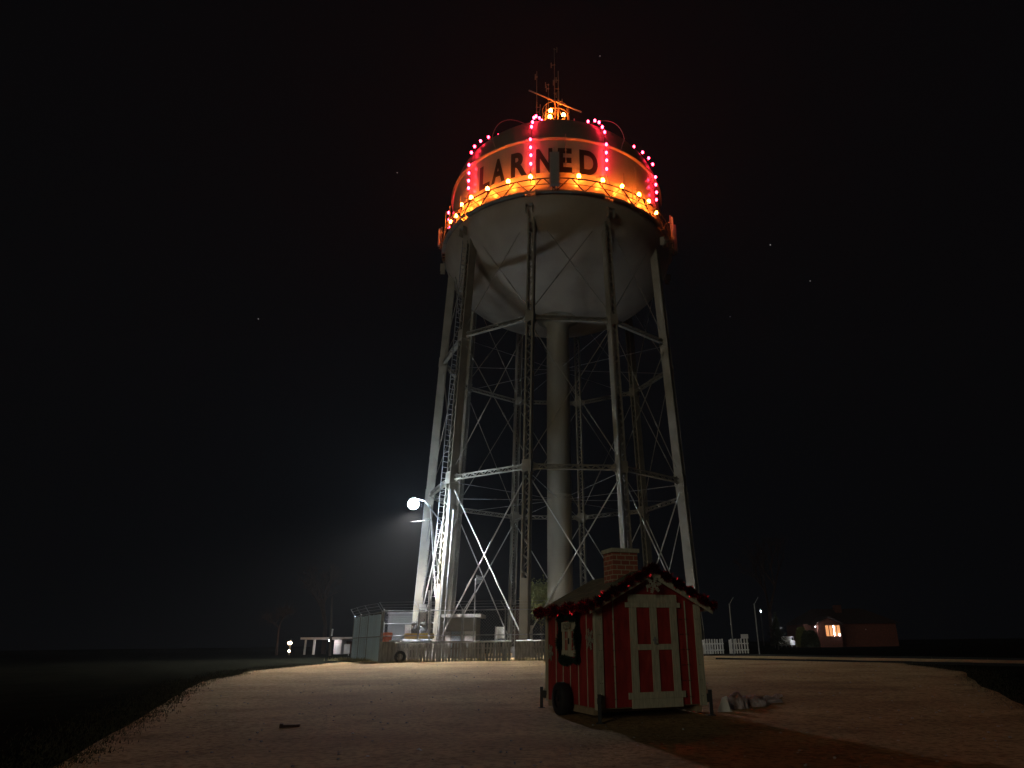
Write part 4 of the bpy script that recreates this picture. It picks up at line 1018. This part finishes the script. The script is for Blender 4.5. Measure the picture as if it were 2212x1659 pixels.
for k in range(3): b.abox(a1.x + 1.1 + k * .9, a1.x + 1.7 + k * .9, Y - .06, Y - .002, zb + .05, zt - .7)
b.build('door', M['whitepaint'], hl)
q = at(*zl(1040, 1160), Y - .3)
b = MB(); b.ball(Vector((a1.x + .5, Y - .4, zt - .32)), .07); b.build('porch_lamp', M['coolbulb'], hl)
ld = bpy.data.lights.new('carport_lamp', 'POINT'); ld.energy = 60; ld.color = (1, .93, .9); ld.shadow_soft_size = .08; lo = bpy.data.objects.new('carport_lamp', ld); C.objects.link(lo); lo.parent = hl; lo.location = Vector((a1.x + .5, Y - .4, zt - .55)) - hl.location
q = at(*zl(572, 1200), 72)
pl = empty('porch_light', (q.x, 72, .75), 0, 'bright warm porch light glowing at far left', 'lamp')
b = MB(); b.ball(q, .20, .16, .13); b.ball(q + Vector((.02, 0, -.75)), .09); b.build('bulb', M['porchbulb'], pl, True)
b = MB(); b.tube((q.x, 72.2, .7), (q.x, 72.2, q.z + .4), .06, 8); b.bar((q.x, 72.2, q.z + .3), (q.x, 72, q.z + .2), .05, .05); b.build('post', M['darksteel'], pl)
q = at(*zl(1070, 1340), 66); q2 = at(*zl(1095, 620), 66)
up_ = empty('utility_pole', (q.x, 66, .75), 0, 'thin utility pole standing in front of the carport house', 'utility pole')
b = MB(); b.tube((q.x, 66, .7), (q2.x, 66, q2.z), .13, 8, .09); b.build('pole', M['bark'], up_)
b = MB(); b.tube((q.x, 65.9, q2.z - 3.5), (q.x + .02, 65.9, q2.z - 2.9), .07, 8); b.build('insulator', M['whitepaint'], up_)
for (px, py, lab) in ((1295, 1345, 'left one of two small glowing lamps low beside the fence corner at left'), (1335, 1335, 'right one of two small glowing lamps low beside the fence corner at left')):
    q = at(*zl(px, py), 62); b = MB(); b.ball(q, .05); b.tube((q.x, 62.05, .76), (q.x, 62.05, q.z - .03), .02, 5)
    tag(b.build('path_lamp', M['whitepaint']), lab, 'lamp', 'small lamps by the road')
# car silhouette in front of the carport
def car(label, c, L_, m, lit=False, rz=0, pickup=False):
    root = empty('pickup_truck' if pickup else 'parked_car', c, rz, label, 'truck' if pickup else 'car'); R = root.matrix_basis
    def pr_(name, pts, w, mm, y0=0):
        b = MB(); n = len(pts); b.add([R @ Vector((x, -w / 2 + y0, z)) for x, z in pts] + [R @ Vector((x, w / 2 + y0, z)) for x, z in pts], [tuple(range(n)), tuple(range(n, 2 * n))[::-1]] + [(i, n + i, n + (i + 1) % n, (i + 1) % n)[::-1] for i in range(n)]); return b.build(name, mm, root)
    k = L_ / 4.6
    if pickup:
        pr_('body', [(-2.6, .45), (2.6, .45), (2.65, .95), (1.3, 1.08), (.9, 1.12), (-2.6, 1.12)], 1.85, m)
        pr_('cab', [(-.9, 1.123), (1.2, 1.10), (.55, 1.75), (-.7, 1.78)], 1.6, m); pr_('glass', [(-.75, 1.2), (.95, 1.18), (.5, 1.66), (-.62, 1.68)], 1.62, M['glass'])
    else:
        pr_('body', [(-2.25 * k, .35), (2.25 * k, .35), (2.3 * k, .75), (1.2 * k, .95), (-1.6 * k, .98), (-2.3 * k, .85)], 1.75, m)
        pr_('cab', [(-1.6 * k, .983), (1.2 * k, .953), (.5 * k, 1.42), (-.9 * k, 1.45)], 1.5, m); pr_('glass', [(-1.4 * k, 1.0), (1.0 * k, .99), (.42 * k, 1.36), (-.82 * k, 1.38)], 1.52, M['glass'])
    for x in (-1.5 * k, 1.5 * k):
        for y in (-.8, .8):
            b = MB(); b.tube(R @ Vector((x, y - .1, .33)), R @ Vector((x, y + .1, .33)), .33, 16); w_ = b.build('wheel', M['rubber'], root); b = MB(); b.tube(R @ Vector((x, y - .115, .33)), R @ Vector((x, y + .115, .33)), .18, 12); b.build('rim', M['galv'], w_)
    return root
q = at(*zl(800, 1345), 72)

# ------------------------------------------------------------------ far right: house, truck, sign
def zr(x, y): return ((1600 + x * .2532) * .90693, (1300 + y * .2532) * .90693)
q = at(*zr(1095, 925), 84)
wt = car('white pickup truck parked at the right with its side brightly lit', Vector((q.x, 84, .78)), 4.6, M['carwhite'], pickup=True, rz=1.05)
wt.scale = (.7, .7, .7)
ld = bpy.data.lights.new('truck_fill', 'POINT'); ld.energy = 180; ld.color = (.95, .97, 1); ld.shadow_soft_size = .06; lo = bpy.data.objects.new('truck_fill', ld); C.objects.link(lo); lo.parent = wt; lo.location = (-1.2, -3.2, 2.4)  # fill light without a fixture, added to brighten the truck's side
q = at(*zr(1010, 820), 72.5)
b = MB(); b.tube((q.x - .5, 72.6, .95), (q.x - .5, 72.6, 3.6), .05, 8); b.bar((q.x - .5, 72.6, 3.55), (q.x - .2, 72.5, 3.62), .05, .05)
yl = empty('yard_light', (q.x - .5, 72.6, .95), 0, 'small yard light on a post between the evergreen and the white truck', 'lamp')
b.build('post', M['darksteel'], yl); b = MB(); b.ball((q.x - .15, 72.5, 3.52), .05); b.build('bulb', M['coolbulb'], yl)
ld = bpy.data.lights.new('yard_lamp', 'POINT'); ld.energy = 60; ld.color = (.9, .95, 1); ld.shadow_soft_size = .06; lo = bpy.data.objects.new('yard_lamp', ld); C.objects.link(lo); lo.parent = yl; lo.location = (.55, -1.9, 2.3)
q = at(*zr(684, 852), 50); b = MB(); b.abox(q.x - .25, q.x + .25, 49.98, 50.02, q.z - .14, q.z + .14); sg = tag(b.build('small_sign', M['whitepaint']), 'small blank white sign between the white pickets and the evergreen', 'sign')
b = MB(); b.tube((q.x, 50.05, .8), (q.x, 50.05, q.z + .1), .025, 6); b.build('post', M['galv'], sg)
q = at(*zr(838, 616), 120); b = MB(); b.tube((q.x, 120.3, .8), (q.x, 120.3, q.z + .5), .1, 6)
sl = empty('street_lamp', (q.x, 120.3, .8), 0, 'tiny distant street lamp above the right fence post', 'street lamp'); b.build('post', M['darksteel'], sl); b = MB(); b.ball(q, .09); b.build('bulb', M['coolbulb'], sl)
# brick house
Y = 88
c0 = at(*zr(1390, 920), Y); c1 = at(*zr(1610, 920), Y); za = at(*zr(1500, 770), Y).z; zp = at(*zr(1480, 668), Y).z; xe = at(*zr(2100, 920), Y).x; zb = c0.z - .5
zbrk = at(*zr(1500, 730), Y).z
hs = empty('brick_house', ((c0.x + c1.x) / 2, Y, zb), 0, 'red brick house with one warm lit window at far right', 'house')
b = MB(); xm = (c0.x + c1.x) / 2
def gab(x0, x1, y0, y1, z0, z1, z2):
    b = MB(); P_ = [(x0, z0), (x1, z0), (x1, z1), ((x0 + x1) / 2, z2), (x0, z1)]; b.add([Vector((x, y0, z)) for x, z in P_] + [Vector((x, y1, z)) for x, z in P_], [(0, 1, 2, 3, 4), (9, 8, 7, 6, 5)] + [(i, (i + 1) % 5, 5 + (i + 1) % 5, 5 + i)[::-1] for i in range(5)]); return b
gab(c0.x, c1.x, Y, Y + 3, zb, zbrk, zp - .15).build('wall', M['brickhouse'], hs)
b = MB(); b.abox(c0.x - 1.0, xe + 1.5, Y + 2.2, Y + 9, zb, zbrk); b.build('wall', M['brickhouse'], hs)
b = MB()
for s in (-1, 1):
    xo = xm + s * ((c1.x - c0.x) / 2 + .3); zo = zbrk - .15; b.hexa([Vector((min(xm, xo), Y - .35, zp if xo > xm else zo)), Vector((max(xm, xo), Y - .35, zo if xo > xm else zp)), Vector((max(xm, xo), Y + 5, zo if xo > xm else zp)), Vector((min(xm, xo), Y + 5, zp if xo > xm else zo)), Vector((min(xm, xo), Y - .35, (zp if xo > xm else zo) + .14)), Vector((max(xm, xo), Y - .35, (zo if xo > xm else zp) + .14)), Vector((max(xm, xo), Y + 5, (zo if xo > xm else zp) + .14)), Vector((min(xm, xo), Y + 5, (zp if xo > xm else zo) + .14))])
b.build('roof', M['darkroof'], hs)
zq = at(*zr(1700, 590), Y + 5).z
b = MB(); b.add([Vector((c0.x - 1.4, Y + 1.8, zbrk)), Vector((xe + 2, Y + 1.8, zbrk)), Vector((xe + 2, Y + 9.4, zbrk)), Vector((c0.x - 1.4, Y + 9.4, zbrk)), Vector((c0.x + 1.5, Y + 5.6, zq)), Vector((xe - 1, Y + 5.6, zq))], [(0, 1, 5, 4), (1, 2, 5), (2, 3, 4, 5), (3, 0, 4), (3, 2, 1, 0)]); rr_ = b.build('roof', M['darkroof'], hs)
q = at(*zr(1550, 560), Y + 5); b = MB(); b.abox(q.x - .4, q.x + .4, Y + 4.6, Y + 5.4, zbrk, q.z); b.build('chimney', M['brickhouse'], rr_)
w0 = at(*zr(1452, 850), Y); w1 = at(*zr(1578, 748), Y)
b = MB(); b.abox(w0.x, w1.x, Y - .03, Y - .005, w0.z, w1.z); wn = b.build('window', M['warmwindow'], hs)
b = MB()
for k in range(5): x = w0.x + (w1.x - w0.x) * k / 4; b.abox(x - .045, x + .045, Y - .075, Y - .032, w0.z, w1.z)
b.abox(w0.x - .04, w1.x + .04, Y - .075, Y - .033, w1.z + .003, w1.z + .09); b.abox(w0.x - .04, w1.x + .04, Y - .075, Y - .033, w0.z - .09, w0.z - .003); b.build('mullions', M['brickhouse'], wn)
b = MB(); rnd = random.Random(4)
for k in range(10): b.ball((w0.x + (w1.x - w0.x) * .56, Y - .1, w0.z + (w1.z - w0.z) * (k + .5) / 10), .035, n=6, m=5)
tag(b.build('fairy_lights', M['coolbulb']), 'string of tiny lights hanging in the lit window of the brick house', 'fairy lights')
q = at(*zr(1382, 775), Y + .5); b = MB(); b.abox(q.x - .12, q.x + .12, Y + .3, Y + .5, zb, zbrk - .1); b.build('porch_post', M['whitepaint'], hs)
b = MB(); b.ball((q.x - .6, Y - .1, zbrk - .35), .035); b.build('porch_lamp', M['coolbulb'], hs)
ld = bpy.data.lights.new('porch_lamp', 'POINT'); ld.energy = 25; ld.color = (.9, .95, 1); ld.shadow_soft_size = .06; lo = bpy.data.objects.new('porch_lamp', ld); C.objects.link(lo); lo.parent = hs; lo.location = Vector((q.x - .6, Y - .15, zbrk - .5)) - hs.location
b = MB(); b.ball(at(*zr(1825, 786), Y + 2.0), .06); b.build('wall_lamp', M['whitepaint'], hs)
b = MB(); b.ball(at(*zr(1580, 838), Y - .2), .08); b.build('step_lamp', M['coolbulb'], hs)
# grass clumps at the fence corner
rnd = random.Random(14); b = MB()
for k in range(1500):
    f = rnd.random(); a = Vector((-13.6, 43.0, 0)).lerp(Vector((X0 + 1.6, FY - .7, 0)), f) + Vector((rnd.gauss(0, .25), rnd.gauss(0, .25), 0)); a.z = gz(a.x, a.y); h_ = rnd.uniform(.06, .22); l = Vector((rnd.gauss(0, .06), rnd.gauss(0, .06), h_)); w_ = Vector((.008, .004, 0)); k0 = len(b.v); b.v += [a - w_, a + w_, a + l]; b.f.append([k0, k0 + 1, k0 + 2])
for k in range(2500):
    a = Vector((rnd.uniform(X0 + .5, 6), FY - .3 + rnd.gauss(0, .08), 0)); a.z = gz(a.x, a.y); h_ = rnd.uniform(.04, .16) * (1 + .8 * math.sin(a.x * 2.2)); l = Vector((rnd.gauss(0, .05), rnd.gauss(0, .05), abs(h_))); w_ = Vector((.008, .004, 0)); k0 = len(b.v); b.v += [a - w_, a + w_, a + l]; b.f.append([k0, k0 + 1, k0 + 2])
tag(b.build('dry_grass', mat('dry_grass', (.45, .38, .20), .9, var=.4)), kind='stuff')

rnd = random.Random(77); b = MB()
for k in range(26000):
    y = 4 + 34 * rnd.random() ** 1.3; d = abs(rnd.gauss(0, .7)) * (1 if rnd.random() < .6 else -.35)
    x = left_edge(y) - d if rnd.random() < .5 else right_edge(y) + d
    if y > 33 and x > 0: continue
    a = Vector((x + .12 * math.sin(y * 7), y, 0)); a.z = gz(a.x, a.y); h_ = rnd.uniform(.02, .08); l = Vector((rnd.gauss(0, .03), rnd.gauss(0, .03), h_)); w_ = Vector((.006, .004, 0)); k0 = len(b.v); b.v += [a - w_, a + w_, a + l]; b.f.append([k0, k0 + 1, k0 + 2])
tag(b.build('weeds', mat('weed', (.09, .085, .04), .9, var=.5)), kind='stuff')
# stars
b = MB()
for (x, y, s) in ((1296, 121, 1.0), (1664, 529, 1.0), (1750, 607, .8), (858, 373, 1.0), (558, 689, .9), (1577, 684, .9)):
    q = Vector((0, 0, H)) + ray(x, y).normalized() * 1500; b.ball(q, .75 * s, n=6, m=5)
tag(b.build('stars', glow('star_light', (1, .95, .9), .9)), kind='structure')

# haze
HAZE = 0.00036
if HAZE:
    b = MB(); b.abox(-130, 130, -10, 160, -2.5, 75)
    m = bpy.data.materials.new('haze_air'); m.use_nodes = True; nt = m.node_tree; nt.nodes.clear(); o_ = nt.nodes.new('ShaderNodeOutputMaterial'); v_ = nt.nodes.new('ShaderNodeVolumePrincipled')
    v_.inputs['Density'].default_value = HAZE; v_.inputs['Color'].default_value = (.85, .88, .92, 1); v_.inputs['Anisotropy'].default_value = .35; nt.links.new(v_.outputs[0], o_.inputs['Volume'])
    tag(b.build('haze', m), kind='stuff')

# ------------------------------------------------------------------ light
w = bpy.data.worlds.new('World'); sc.world = w; w.use_nodes = True; nt = w.node_tree
sun_el, sun_az = rad(12), rad(-35)            # a low faint town glow from behind the camera's left
bg = nt.nodes['Background']; bg.inputs['Color'].default_value = (.0045, .005, .0065, 1); bg.inputs['Strength'].default_value = .30
sd = bpy.data.lights.new('sun', 'SUN'); sd.energy = .20; sd.angle = rad(16); sd.color = (1, .91, .66)
so = bpy.data.objects.new('sun', sd); C.objects.link(so)
dirv = Vector((math.sin(rad(30)) * math.cos(sun_el), math.cos(rad(30)) * math.cos(sun_el), -math.sin(sun_el)))
so.rotation_euler = dirv.to_track_quat('-Z', 'Y').to_euler(); so.location = (-20, -20, 30)

sc.view_settings.view_transform = 'Standard'; sc.view_settings.look = 'None'; sc.view_settings.exposure = 0; sc.view_settings.gamma = 1
sc.render.engine = 'CYCLES'; sc.cycles.max_bounces = 4; sc.cycles.volume_bounces = 0; sc.cycles.sample_clamp_indirect = 3; sc.cycles.caustics_reflective = False; sc.cycles.caustics_refractive = False
